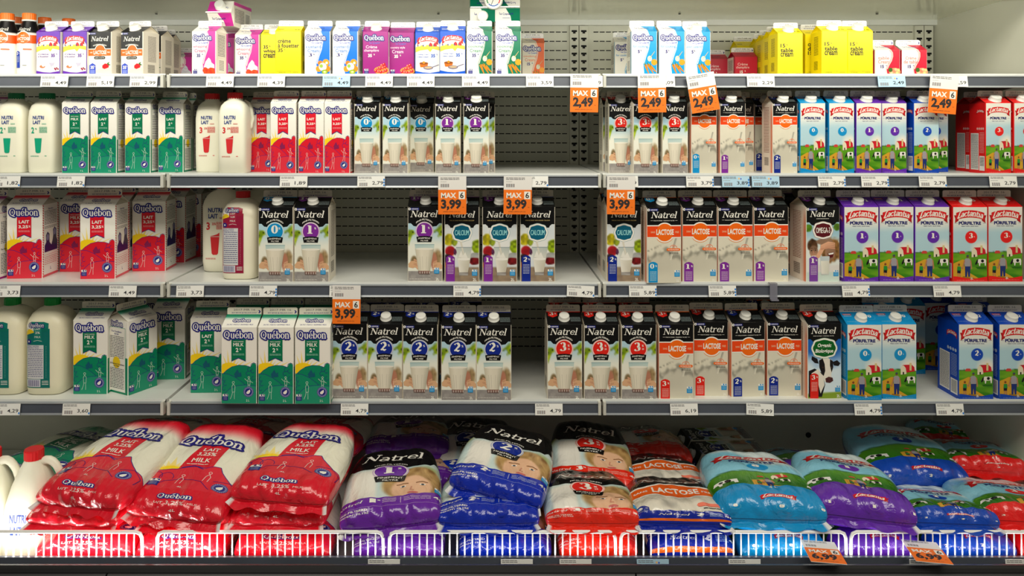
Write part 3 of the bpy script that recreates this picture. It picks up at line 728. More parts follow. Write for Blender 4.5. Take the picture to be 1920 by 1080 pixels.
def meadow_bg(s, y0=1.33):
    def fn(X, Y):
        y = Y / s
        c = mixc((.92, .91, .87), (.70, .83, .87), sstep(.45, .8, y + .1 * vnoise(X, y, 3, 5)))
        c = mixc(c, (.93, .91, .86), sstep(.25, .0, np.hypot((X - .85) * .8, (y - 1.22)) - .12 + .06 * vnoise(X, y, 9, 2)))
        hz = y0 - .04 * np.sin(X * 3.2 + .3) 
        g = mixc((.38, .62, .10), (.22, .50, .06), sstep(0, .6, y - hz + .1 * vnoise(X, y, 4, 8)))
        g = mixc(g, (.52, .70, .14), sstep(.5, .8, vnoise(X, y * 4, 3, 12)) * .6)
        c = mixc(c, g, sstep(-.01, .01, y - hz))
        c = mixc(c, (.12, .32, .08), sstep(.03, .015, np.abs(y - hz) + .02 * vnoise(X, y, 20, 3)) * .8)
        return c
    return fn
def farm(a, s, k, dx=0, dy=0, sc=1.0, f=lambda x, y: (x, y)):
    P = lambda p: [f(x, y) for x, y in p]
    st = lambda p, w, c, kk: a.stroke(P(p), w * sc, c, kk)
    a.poly(P([(0, 1.62), (.28, 1.5), (.34, 1.52), (.30, 1.65), (.42, 1.85), (.78, 2.06), (0, 2.08)]), (.82, .62, .16), k)      # path
    a.poly(P([(.3, 1.98), (.85, 2.08), (.2, 2.08)]), (.62, .45, .12), k + 1)
    a.poly(P([(.54, 1.25), (.60, 1.17), (.66, 1.2), (.70, 1.28), (.71, 1.42), (.54, 1.44)]), (.90, .86, .74), k + 1)           # barn
    a.poly(P([(.58, 1.18), (.86, 1.15), (.94, 1.22), (.96, 1.34), (.71, 1.38), (.69, 1.25), (.62, 1.16)]), (.80, .10, .16), k + 2)
    a.rect(*f(.60, 1.36), *f(.64, 1.43), (.15, .1, .1), k + 2); a.rect(*f(.80, 1.10), *f(.86, 1.32), (.85, .78, .55), k + 3)
    a.poly(P([(.18, 1.3), (.22, 1.26), (.32, 1.26), (.35, 1.31), (.34, 1.34), (.18, 1.34)]), (.80, .25, .22), k + 1)
    # cow
    a.poly(P([(.69, 1.52), (.76, 1.49), (.95, 1.49), (.97, 1.55), (.96, 1.68), (.93, 1.68), (.92, 1.6), (.80, 1.61), (.79, 1.69), (.76, 1.69), (.75, 1.6), (.70, 1.6), (.67, 1.66), (.64, 1.63)]), (.92, .90, .86), k + 2)
    a.disc(*f(.86, 1.545), .045 * sc, BLACK, k + 3, n=10); a.poly(P([(.69, 1.52), (.73, 1.5), (.72, 1.6), (.67, 1.66), (.64, 1.63)]), BLACK, k + 3)
    a.poly(P([(.66, 1.72), (.95, 1.72), (.98, 1.76), (.72, 1.77)]), (.14, .38, .06), k + 1)
    # man
    a.poly(P([(.32, 1.52), (.37, 1.47), (.46, 1.47), (.51, 1.53), (.50, 1.72), (.34, 1.72)]), (.62, .60, .62), k + 3)
    st([(.33, 1.54), (.29, 1.7), (.28, 1.77)], .035, (.72, .48, .34), k + 4); st([(.51, 1.54), (.53, 1.7), (.53, 1.77)], .035, (.72, .48, .34), k + 4)
    a.poly(P([(.34, 1.70), (.50, 1.70), (.49, 2.0), (.44, 2.0), (.42, 1.8), (.40, 2.0), (.35, 2.0)]), (.10, .18, .45), k + 4)
    a.disc(*f(.42, 1.42), .035 * sc, (.45, .30, .2), k + 4, n=10); a.disc(*f(.42, 1.395), .037 * sc, (.2, .28, .4), k + 5, n=10, ry=.02 * sc)
    # boy
    a.poly(P([(.12, 1.7), (.22, 1.7), (.23, 1.83), (.11, 1.83)]), (.14, .55, .20), k + 3); a.rect(*f(.115, 1.82), *f(.215, 1.9), (.08, .08, .15), k + 4)
    st([(.14, 1.9), (.14, 2.0)], .025, (.7, .48, .34), k + 4); st([(.19, 1.9), (.20, 2.0)], .025, (.7, .48, .34), k + 4); st([(.22, 1.72), (.28, 1.77)], .022, (.7, .48, .34), k + 4)
    a.disc(*f(.165, 1.65), .034 * sc, (.5, .28, .14), k + 4, n=10)
def lact_front(H, d, vol):
    a = Art(H); s = H / 2.147; col = LCOL[d]
    a.grid(0, 1, 0, H, 34, 72, meadow_bg(s), 0)
    lact_logo(a, .5, .20 * s, .90, 3)
    a.text('PÜRFILTRE', .49, .45 * s, .115, (.10, .13, .42), 3, w=.66, bold=.05); a.text('FRESH TASTE • GOÛT FRAIS', .49, .545 * s, .03, (.10, .13, .42), 3, w=.5)
    a.stroke([(.04, .46 * s), (.13, .46 * s)], .008, (.4, .45, .6), 3, False); a.stroke([(.87, .46 * s), (.96, .46 * s)], .008, (.4, .45, .6), 3, False)
    a.disc(.53, .86 * s, .18, mix3(col, WH, .25), 3, n=32); a.disc(.53, .86 * s, .165, col, 4, n=32); a.logo(d, .52, .84 * s, .13, .21, WH, 5, T=.13, t=.05); a.text('%', .62, .85 * s, .03, WH, 5)
    farm(a, s, 3, f=lambda x, y: (x, y * s))
    pts = [(i / 16, (2.02 - .035 * math.cos(i / 16 * 6.28 * .9)) * s) for i in range(17)]
    a.poly(pts + [(1, H), (0, H)], col, 10)
    a.text(vol, .54, 2.045 * s, .06, WH, 11); a.lines(.1, H - .055, .9, H - .03, 1, mix3(col, WH, .5), 11, words=12)
    return a

def quebon_hills(a, col, x0, x1, yt, yb, k, f):
    """outlined hills, trees and two line figures"""
    dk = NAVY; P = lambda p: [f(x, y) for x, y in p]; W = (x1 - x0)
    light = mix3(col, WH, .12)
    h1 = [(0, .28), (.14, .16), (.30, .07), (.5, .03), (.7, .04), (.84, .08)]
    a.poly(P(h1 + [(.88, .0), (.94, -.02), (1, .02), (1, 1), (0, 1)]), col, k)
    a.stroke(P(h1), .012, dk, k + 1, False); a.stroke(P([(.84, .08), (.86, .0), (.93, -.03), (1, .0)]), .012, dk, k + 1, False)
    h2 = [(0, .24), (.2, .26), (.4, .34), (.58, .45), (.68, .53)]; a.poly(P(h2 + [(.68, .8), (0, .9)]), mix3(col, WH, .05), k + 1); a.stroke(P(h2), .012, dk, k + 2, False)
    h3 = [(0, .90), (.1, .74), (.25, .62), (.45, .55), (.7, .53), (1, .56)]; a.poly(P(h3 + [(1, 1), (0, 1)]), light, k + 2); a.stroke(P(h3), .012, dk, k + 3, False)
    for cx, cy in ((.07, .38), (.10, .50), (.06, .62), (.80, .14), (.76, .24), (.90, .18), (.92, .36)):
        a.stroke(P([(cx + .05 * math.cos(t), cy + .05 * math.sin(t)) for t in np.linspace(.5, 4.8, 8)]), .011, dk, k + 3, False)
    a.poly(P([(.36, .26), (.46, .14), (.52, .24), (.56, .20), (.58, .32), (.40, .34)]), mix3(col, dk, .45), k + 3)
    pk = mix3(col, WH, .78)
    def man(x, y, s, arms=0):
        a.stroke(P([(x + .032 * s * math.cos(t), y + .03 * s * math.sin(t)) for t in np.linspace(0, 6.28, 10)]), .012, pk, k + 4, False)
        a.stroke(P([(x, y + .03 * s), (x - .04 * s, y + .10 * s), (x - .03 * s, y + .24 * s), (x + .04 * s, y + .24 * s), (x + .05 * s, y + .1 * s), (x, y + .03 * s)]), .012, pk, k + 4, False)
        a.stroke(P([(x - .02 * s, y + .24 * s), (x - .05 * s, y + .34 * s), (x - .09 * s, y + .42 * s)]), .012, pk, k + 4, False)
        a.stroke(P([(x + .03 * s, y + .24 * s), (x + .03 * s, y + .42 * s)]), .012, pk, k + 4, False)
        if arms: a.stroke(P([(x - .12, y + .03), (x - .04, y + .1), (x + .05, y + .1), (x + .12, y + .14)]), .012, pk, k + 4, False)
    man(.34, .47, 1.0); man(.79, .34, .8, 1)
def sun(a, cx, cy, r, k, f=lambda x, y: (x, y), rays=15, L=.62, clipx=(0.0, 1.0)):
    n = 20
    for i in range(rays):
        t = math.pi * (1.0 + (i + .3) / rays * 1.05) - .1
        l = L * (.7 + .5 * ((i * 7) % 5) / 5)
        c, s = math.cos(t), math.sin(t)
        if cx + c * l < clipx[0]: l = (clipx[0] - cx) / c
        if cx + c * l > clipx[1]: l = (clipx[1] - cx) / c
        p = (cx + c * l, cy + s * l * .8); q = .028
        a.grad([f(cx - s * q * 2, cy + c * q * 2), f(cx + s * q * 2, cy - c * q * 2), f(*p)], [SUN, SUN, (.96, .90, .62)], k)
    a.poly([f(max(clipx[0], cx + r * math.cos(math.pi * 2 * i / n)), cy + r * .8 * math.sin(math.pi * 2 * i / n)) for i in range(n)], SUN, k + 1)
def drop_seal(a, cx, cy, r, k, col=NAVY, paper=WH):
    a.disc(cx, cy, r, mix3(col, paper, .45), k, n=24); a.disc(cx, cy, r * .9, col if r < .1 else mix3(col, (1, 1, 1), .1), k, n=24) if False else None
    for i in range(22):
        t = i / 22 * 2 * math.pi; a.disc(cx + r * .93 * math.cos(t), cy + r * .93 * math.sin(t), r * .09, col, k + 1, n=5)
    a.disc(cx, cy, r * .66, col, k + 2, n=20)
    a.poly([(cx + r * .3, cy - r * .45), (cx + r * .35, cy), (cx + r * .1, cy + r * .38), (cx - r * .3, cy + r * .4), (cx - r * .42, cy + r * .1), (cx - r * .15, cy - r * .18)], paper, k + 3)
def quebon_front(H, col, lang, pct, vol, bg=WH):
    a = Art(H); s = H / 2.147
    a.rect(0, 0, 1, H, bg, 0)
    sun(a, .22, 1.28 * s, .36, 1, L=.75)
    y0 = 1.0 * s; f = lambda x, y: (x, y0 + .03 + y * (H - y0 - .03))
    quebon_hills(a, col, 0, 1, y0, H, 3, f)
    a.poly([(.285, .3 * s), (.70, .3 * s), (.70, .96 * s), (.49, .87 * s), (.285, .96 * s)], NAVY, 8)
    a.poly([(.285, .3 * s), (.70, .3 * s), (.70, .94 * s), (.49, .85 * s), (.285, .94 * s)], col if col != GREEN else (0, .45, .30), 9)
    if lang == 'MILK': a.text('PARTLY SKIMMED', .49, .40 * s, .03, WH, 10, w=.3)
    a.text(lang, .49, .485 * s, .095, WH, 10, w=.30, bold=.03)
    if pct == '2%': a.text('2', .45, .635 * s, .12, WH, 10, bold=.03); a.text('%', .545, .61 * s, .06, WH, 10)
    else: a.text(pct[:-1], .47, .635 * s, .105, WH, 10, w=.28 if len(pct) > 3 else .09, bold=.03); a.text('%', .65 if len(pct) > 3 else .57, .62 * s, .06, WH, 10)
    a.lines(.33, .74 * s, .66, .80 * s, 2, mix3(col, WH, .6), 10, words=4)
    quebon_logo(a, .48, .235 * s, .84, 11)
    drop_seal(a, .78, H - .33, .15, 8, paper=WH)
    milk_mark(a, .03, H - .265, .155, NAVY, 8)
    a.text(vol, .76, H - .085, .062, mix3(col, WH, .85), 8, w=.1)
    return a

def swoosh(a, H, col, k, x=.62):
    e = [(x - .02, 0), (x + .06, H * .1), (x + .07, H * .25), (x + .02, H * .42), (x - .08, H * .58), (x - .16, H * .75), (x - .12, H)]
    a.poly(e + [(1, H), (1, 0)], col, k)
    a.stroke([(p[0] - .03, p[1]) for p in e], .012, mix3(col, WH, .1), k, False); a.stroke([(p[0] + .03, p[1]) for p in e[:-1]], .022, WH, k + 1, False)
def fruit(a, H, kind, k):
    if kind == 'whip':
        a.disc(.72, H - .16, .26, (.90, .28, .10), k, ry=.15); 
        for i, (x, y) in enumerate(((.55, -.1), (.63, -.16), (.72, -.2), (.8, -.14), (.88, -.18), (.6, -.05), (.7, -.08), (.82, -.05), (.94, -.08))): a.disc(x, H + y, .06, ((.93, .30, .10), (.88, .20, .10))[i % 2], k + 1, n=12)
        a.poly([(.5, H - .28), (.58, H - .5), (.72, H - .66), (.80, H - .58), (.84, H - .46), (.96, H - .38), (.97, H - .24), (.8, H - .27), (.7, H - .22), (.6, H - .28)], (.88, .89, .92), k + 2)
        a.stroke([(.6, H - .42), (.72, H - .36), (.86, H - .42)], .02, (.74, .76, .82), k + 3); a.stroke([(.64, H - .54), (.74, H - .5), (.82, H - .54)], .02, (.76, .78, .84), k + 3)
    if kind == 'kiwi':
        for x, y, r, c in ((.85, -.46, .14, (.96, .62, .12)), (.62, -.44, .1, (.97, .5, .1)), (.72, -.3, .16, (.95, .93, .86)), (.56, -.22, .12, (.96, .6, .15)), (.90, -.22, .13, (.97, .55, .1))): a.disc(x, H + y, r, c, k, n=14)
        a.disc(.80, H - .10, .13, (.45, .60, .12), k + 1, ry=.09); a.disc(.80, H - .10, .09, (.72, .80, .3), k + 2, ry=.06); a.disc(.80, H - .10, .035, (.95, .95, .8), k + 3, ry=.025)
        a.disc(.66, H - .33, .07, (.6, .75, .3), k + 2); a.disc(.88, H - .45, .05, (.96, .94, .84), k + 2)
    if kind == 'berry':
        a.disc(.74, H - .17, .30, (.85, .60, .25), k, ry=.16)
        for i, (x, y) in enumerate(((.52, -.14), (.62, -.12), (.72, -.1), (.83, -.12), (.93, -.16), (.6, -.24), (.7, -.24), (.8, -.26), (.9, -.3), (.75, -.36), (.85, -.4))): a.disc(x, H + y, .062, ((.78, .10, .12), (.88, .30, .26))[i % 2], k + 1, n=12); a.disc(x - .02, H + y - .02, .018, (.96, .8, .74), k + 2, n=6)
    if kind == 'carrot':
        for i, (x0, y0, x1, y1) in enumerate(((.55, -.36, .68, -.04), (.66, -.38, .86, -.06), (.76, -.32, .98, -.10))): a.stroke([(x0, H + y0), (x1, H + y1)], [.10, .03], (.95, .50, .06), k + 1); a.stroke([(x0, H + y0), (x0 - .04, H + y0 - .1)], [.04, .015], (.3, .5, .1), k + 2)
        a.disc(.90, H - .48, .12, (.96, .62, .12), k); a.disc(.72, H - .62, .09, (.88, .86, .76), k, ry=.11); a.stroke([(.74, H - .66), (.92, H - .9)], [.03, .015], (.80, .72, .5), k + 1)
    if kind == 'strawberry':
        a.grad([(.2, H - .1), (.6, H - .3), (1, H - .26), (1, H - .02)], [(.86, .83, .78), (.94, .9, .86), (.9, .86, .8), (.93, .88, .84)], k)
        a.poly([(.62, H - .36), (.74, H - .44), (.92, H - .40), (.90, H - .28), (.72, H - .22), (.62, H - .26)], (.85, .08, .12), k + 1); a.poly([(.82, H - .44), (.94, H - .5), (.9, H - .42), (1.0, H - .38), (.9, H - .36)], (.2, .42, .12), k + 2)
    if kind == 'pot':
        a.poly([(.16, H - .42), (.52, H - .42), (.48, H - .26), (.2, H - .26)], (.80, .42, .08), k); a.disc(.34, H - .42, .18, (.55, .28, .08), k + 1, ry=.05); a.disc(.34, H - .45, .05, (.85, .55, .1), k + 2)
        a.disc(.52, H - .24, .2, (.45, .42, .55), k + 1, ry=.075); a.disc(.52, H - .25, .16, (.75, .65, .5), k + 2, ry=.045); a.stroke([(.7, H - .27), (.95, H - .36)], .03, (.45, .42, .55), k + 2)
        a.poly([(.6, H - .5), (.8, H - .5), (.77, H - .34), (.63, H - .34)], (.80, .86, .90), k)
    if kind == 'dish':
        a.disc(.28, H - .24, .24, (.86, .86, .9), k, ry=.1); a.disc(.26, H - .28, .12, (.80, .5, .3), k + 1, ry=.06); a.disc(.3, H - .34, .07, (.94, .92, .9), k + 2)
        a.poly([(.52, H - .46), (.80, H - .46), (.74, H - .32), (.66, H - .3), (.66, H - .22), (.62, H - .3)], (.78, .76, .84), k); a.disc(.66, H - .46, .14, (.95, .95, .96), k + 1, ry=.04)
        for x, y in ((.8, -.2), (.88, -.22), (.84, -.16), (.94, -.18)): a.disc(x, H + y, .035, (.62, .15, .3), k + 1, n=8)
    if kind == 'pasta':
        a.disc(.80, H - .14, .24, (.88, .62, .44), k, ry=.16)
        for i, (x, y) in enumerate(((.66, -.1), (.78, -.16), (.90, -.1), (.84, -.24), (.72, -.2), (.95, -.22))): a.disc(x, H + y, .055, ((.94, .76, .58), (.84, .50, .38), (.92, .84, .5))[i % 3], k + 1, n=9)
        a.disc(.62, H - .22, .09, (.22, .38, .10), k + 2, n=9)
def cream_front(H, bg, sw, title, pct, kind, tcol, mark=True, logo=True, script=WH, vol='473 mL'):
    a = Art(H); a.rect(0, 0, 1, H, bg, 0)
    if sw is not None: swoosh(a, H, sw, 1)
    fruit(a, H, kind, 4)
    if bg == WH or bg == CREAM: lc = NAVY
    ly = .30 if logo else .08
    if logo:
        quebon_logo(a, .44, .27, .80, 5)
        a.text('La Crème', .47, .45, .075, (.35, .42, .78), 5, w=.42, bend=-.02)
    ty = ly + .26 if logo else .28
    for i, t in enumerate(title): a.text(t, .34, ty + .15 * i + .04, .14 if i else .12, tcol, 5, w=min(.60, .092 * len(t)), bold=.01)
    yb = ty + .15 * len(title) + .08
    n = pct.replace('%', '')
    tc = WH if script is not WH or sum(bg) < 2 else (.14, .14, .5)
    if sum(bg) < 2: tc = WH
    a.logo(n, .28 if len(n) > 1 else .22, yb, .28 if len(n) > 1 else .15, .19, tc, 6, T=.13, t=.05) if all(c in '0123' for c in n) else a.text(n, .28, yb, .13, tc, 6, bold=.04)
    a.text('%', .28 + .085 * len(n), yb - .04, .06, tc, 6)
    if mark: milk_mark(a, .05, H - .22, .17, NAVY, 7)
    return a
def yellow_front(H, lines, pct_first=True):
    Yc = (.98, .90, .05); a = Art(H); a.rect(0, 0, 1, H, Yc, 0); D = (.18, .18, .10)
    y = .50 if pct_first else .38
    for i, t in enumerate(lines): a.text(t, .09, y + i * .18, .17 if not t[0].isdigit() else .15, D, 1, w=min(.86, .105 * len(t)) if len(t) > 3 else .20, bold=.03, left=True)
    j = [i for i, t in enumerate(lines) if t[0].isdigit()][0]; a.text('%', .36, y + j * .18 - .03, .06, D, 1)
    a.stroke([(0.03, H - .13), (.97, H - .13)], .008, D, 1, False); a.stroke([(.6, H - .13), (.6, H - .02)], .008, D, 1, False); a.lines(.12, H - .18, .3, H - .16, 1, D, 1, words=3); a.lines(.12, H - .09, .4, H - .06, 1, D, 1, words=3); a.lines(.7, H - .09, .92, H - .06, 1, D, 1, words=3)
    return a
def lact_cream(H, col, lines, kind, tcol):
    a = Art(H); a.rect(0, 0, 1, H, WH, 0)
    a.poly([(0, 0), (1, 0), (1, .5), (.9, .35), (.7, .2), (.5, .15), (.3, .2), (.1, .35), (0, .5)], col, 1)
    a.poly([(0, .60), (.2, .52), (.5, .50), (.8, .52), (1, .58), (1, .72), (.7, .66), (.6, .78), (.5, .68), (.2, .72), (0, .80)], (.86, .80, .25), 1)
    for x in (.14, .36, .62, .8): a.poly([(x - .07, .56), (x - .07, .47), (x, .40), (x + .07, .47), (x + .07, .56)], ((.80, .12, .14), (.90, .86, .80))[int(x * 10) % 2], 2); a.rect(x - .07, .5, x - .02, .56, (.3, .25, .5), 3)
    lact_logo(a, .5, .26, .86, 4)
    for i, t in enumerate(lines): a.text(t, .30, .88 + i * .09, .06, tcol, 3, w=.46)
    a.text('35', .72, .93, .14, tcol, 3, bold=.05); a.text('%', .88, .88, .06, tcol, 3)
    fruit(a, H - .04, kind, 3)
    a.poly([(0, H - .16), (.3, H - .10), (.6, H - .08), (1, H - .14), (1, H), (0, H)], col, 8)
    return a
def natrel_cream(H):
    a = Art(H); a.rect(0, 0, 1, H, (.93, .91, .87), 0); a.rect(0, 0, 1, .66, BLACK, 1); agropur(a, 2); natrel_logo(a, .5, .30, .76, 2)
    a.text('WHIPPING CREAM', .5, .50, .06, WH, 2, w=.6, bend=.05)
    a.disc(.52, .74, .25, WH, 2); a.disc(.52, .74, .22, ORANGE, 3); a.rect(0, .66, 1, .69, WH, 2); a.rect(0, .69, 1, .94, ORANGE, 3); a.text('LACTOSE', .52, .81, .16, WH, 4, w=.58, bold=.03)
    a.text('SANS', .12, .81, .05, WH, 4, w=.12); a.text('FREE', .9, .81, .05, WH, 4, w=.12)
    a.stroke([(.3, 1.02), (.7, 1.02)], .11, BLACK, 4); a.text('CRÈME À FOUETTER', .5, 1.02, .05, WH, 5, w=.42)
    fruit(a, H, 'strawberry', 2)
    m = .2; a.poly([(.04, H - .38), (.18, H - .46), (.32, H - .38), (.32, H - .02), (.04, H - .02)], (.22, .32, .78), 4); a.text('35', .17, H - .29, .13, WH, 5, bold=.04); a.text('%', .28, H - .33, .05, WH, 5); a.lines(.08, H - .18, .28, H - .05, 4, (.7, .75, .95), 5, words=3)
    return a
# ------------------------------------------------------------------ cartons
STEP = .00011
def bake_art(mbV, mbF, mbC, art, mapf, step=STEP, dice=None):
    P, Fc, C = art.bake(mapf, step, dice)
    b = len(mbV); mbV += P; mbF += [tuple(i + b for i in f) for f in Fc]; mbC += C
def solid(mbV, mbF, mbC, V, Fc, col):
    b = len(mbV); mbV += V; mbF += [tuple(i + b for i in f) for f in Fc]
    if len(np.shape(col)) == 1: mbC += [lin(col)] * len(V)
    else: mbC += [lin(c) for c in col]

def side_art(style, col, H):
    a = Art(H); s = H / 2.147
    ink = (.25, .24, .30)
    if style == 'quebon':
        a.rect(0, 0, 1, H, WH, 0); a.rect(0, H * .52, .12, H, col, 1); a.rect(.88, H * .5, 1, H, col, 1); a.rect(0, H - .08, 1, H, col, 1)
        a.rect(.10, .22, .90, H - .06, WH, 2); a.stroke([(.10, H - .06), (.10, .22), (.90, .22), (.90, H - .06)], .012, mix3(col, WH, .2), 3, False)
        quebon_logo(a, .5, .13, .56, 3); a.text('Pour l’excellence', .5, .34, .055, NAVY, 3, w=.45); a.text('du lait', .5, .41, .055, NAVY, 3, w=.2)
        a.lines(.16, .48, .84, H * .53, 14, ink, 3, fill=.4, seed=3); a.disc(.5, H * .58, .17, SUN, 3); a.text('The Natural Goodness', .5, H * .60, .05, ink, 5, w=.7); a.text('of Milk', .5, H * .63, .05, ink, 5, w=.25)
        a.lines(.16, H * .66, .84, H - .12, 13, ink, 3, fill=.4, seed=5)
    elif style == 'quebon_red':
        a.rect(0, 0, 1, H, WH, 0); n = 30
        for i in range(n): a.poly([(0, H * i / n), (.07, H * i / n + .03), (.07, H * (i + .5) / n + .03), (0, H * (i + .5) / n)], RED, 1); a.poly([(.93, H * i / n), (1, H * i / n + .03), (1, H * (i + .5) / n + .03), (.93, H * (i + .5) / n)], RED, 1)
        a.rect(0, H - .07, 1, H, mix3(RED, WH, .3), 1); a.text('Bien-être', .5, .14, .05, NAVY, 1, w=.3); a.lines(.12, .2, .88, .62, 9, ink, 1, fill=.35); a.lines(.12, .66, .88, .74, 2, ink, 1, fill=.35)
        nv = (.13, .12, .36)
        a.poly([(.12, 1.42), (.12, 1.22), (.22, 1.12), (.2, .92), (.3, .82), (.42, .9), (.42, 1.14), (.54, 1.24), (.62, 1.1), (.66, .95), (.64, .8), (.74, .72), (.86, .8), (.86, 1.05), (.92, 1.15), (.92, 1.42)], nv, 1)
        a.disc(.31, .99, .075, (.52, .50, .68), 2, n=12, ry=.1); a.disc(.75, .87, .075, (.52, .50, .68), 2, n=12, ry=.1)
        a.lines(.12, 1.5, .88, 1.52, 1, RED, 1); a.lines(.12, 1.56, .88, 1.82, 5, (.8, .4, .42), 1, fill=.3); a.text('L', .5, 1.92, .09, NAVY, 1)
    elif style == 'natrel':
        c = (.90, .87, .80) if col is None else col; a.rect(0, 0, 1, H, c, 0)
        a.lines(.30, .15, .80, H * .70, 30, (.40, .36, .34), 1, fill=.4, words=5, seed=2)
        for i in range(18): a.rect(.28, H * .76 + i * .018, .72, H * .76 + i * .018 + (.006 + .006 * ((i * 7) % 3 == 0)), (.12, .1, .1), 1)
    elif style == 'natrel_orange':
        def fn(X, Y): return mixc((.93, .88, .82), (.90, .35, .16), sstep(.75, 1.0, X) * sstep(0, .6, Y) * .9)
        a.grid(0, 1, 0, H, 10, 6, fn, 0); a.lines(.2, .15, .72, H * .72, 30, (.55, .30, .2), 1, fill=.4, words=5, seed=4)
        for i in range(18): a.rect(.25, H * .78 + i * .018, .65, H * .78 + i * .018 + (.006 + .006 * ((i * 7) % 3 == 0)), (.2, .1, .1), 1)
    elif style == 'lact':
        a.rect(0, 0, 1, H, col, 0); lact_logo(a, .70, .30, .5, 1)
        for x in (.52, .64, .76, .88): a.disc(x, .78 * s, .05, mix3(col, WH, .75), 1, n=12)
        a.rect(.10, .92 * s, .60, H - .12, (.92, .91, .88), 1); a.lines(.13, .96 * s, .57, H - .15, 34, ink, 2, fill=.4, words=4)
        a.lines(.66, .9 * s, .94, 1.55 * s, 14, mix3(col, WH, .6), 1, words=4)
        a.rect(.64, 1.62 * s, .97, H - .1, (.93, .92, .9), 1)
        for i in range(14): a.rect(.68, 1.66 * s + i * .025, .93, 1.66 * s + i * .025 + .010, BLACK, 2)
    elif style == 'yellow':
        a.rect(0, 0, 1, H, (.96, .87, .06), 0); a.lines(.3, .18, .7, H * .55, 14, (.3, .28, .1), 1, fill=.4, words=4)
        for i in range(14): a.rect(.3, H * .68 + i * .025, .65, H * .68 + i * .025 + .010, BLACK, 1)
    elif style == 'cream':
        a.rect(0, 0, 1, H, mix3(WH, (.8, .78, .7), .35), 0); a.rect(.86, 0, 1, H, mix3(col, WH, .1), 1); a.lines(.15, .12, .75, H * .58, 15, ink, 1, fill=.4, words=4)
        a.rect(.2, H * .64, .7, H - .12, WH, 1)
        for i in range(12): a.rect(.24, H * .66 + i * .035, .66, H * .66 + i * .035 + .014, BLACK, 2)
    return a

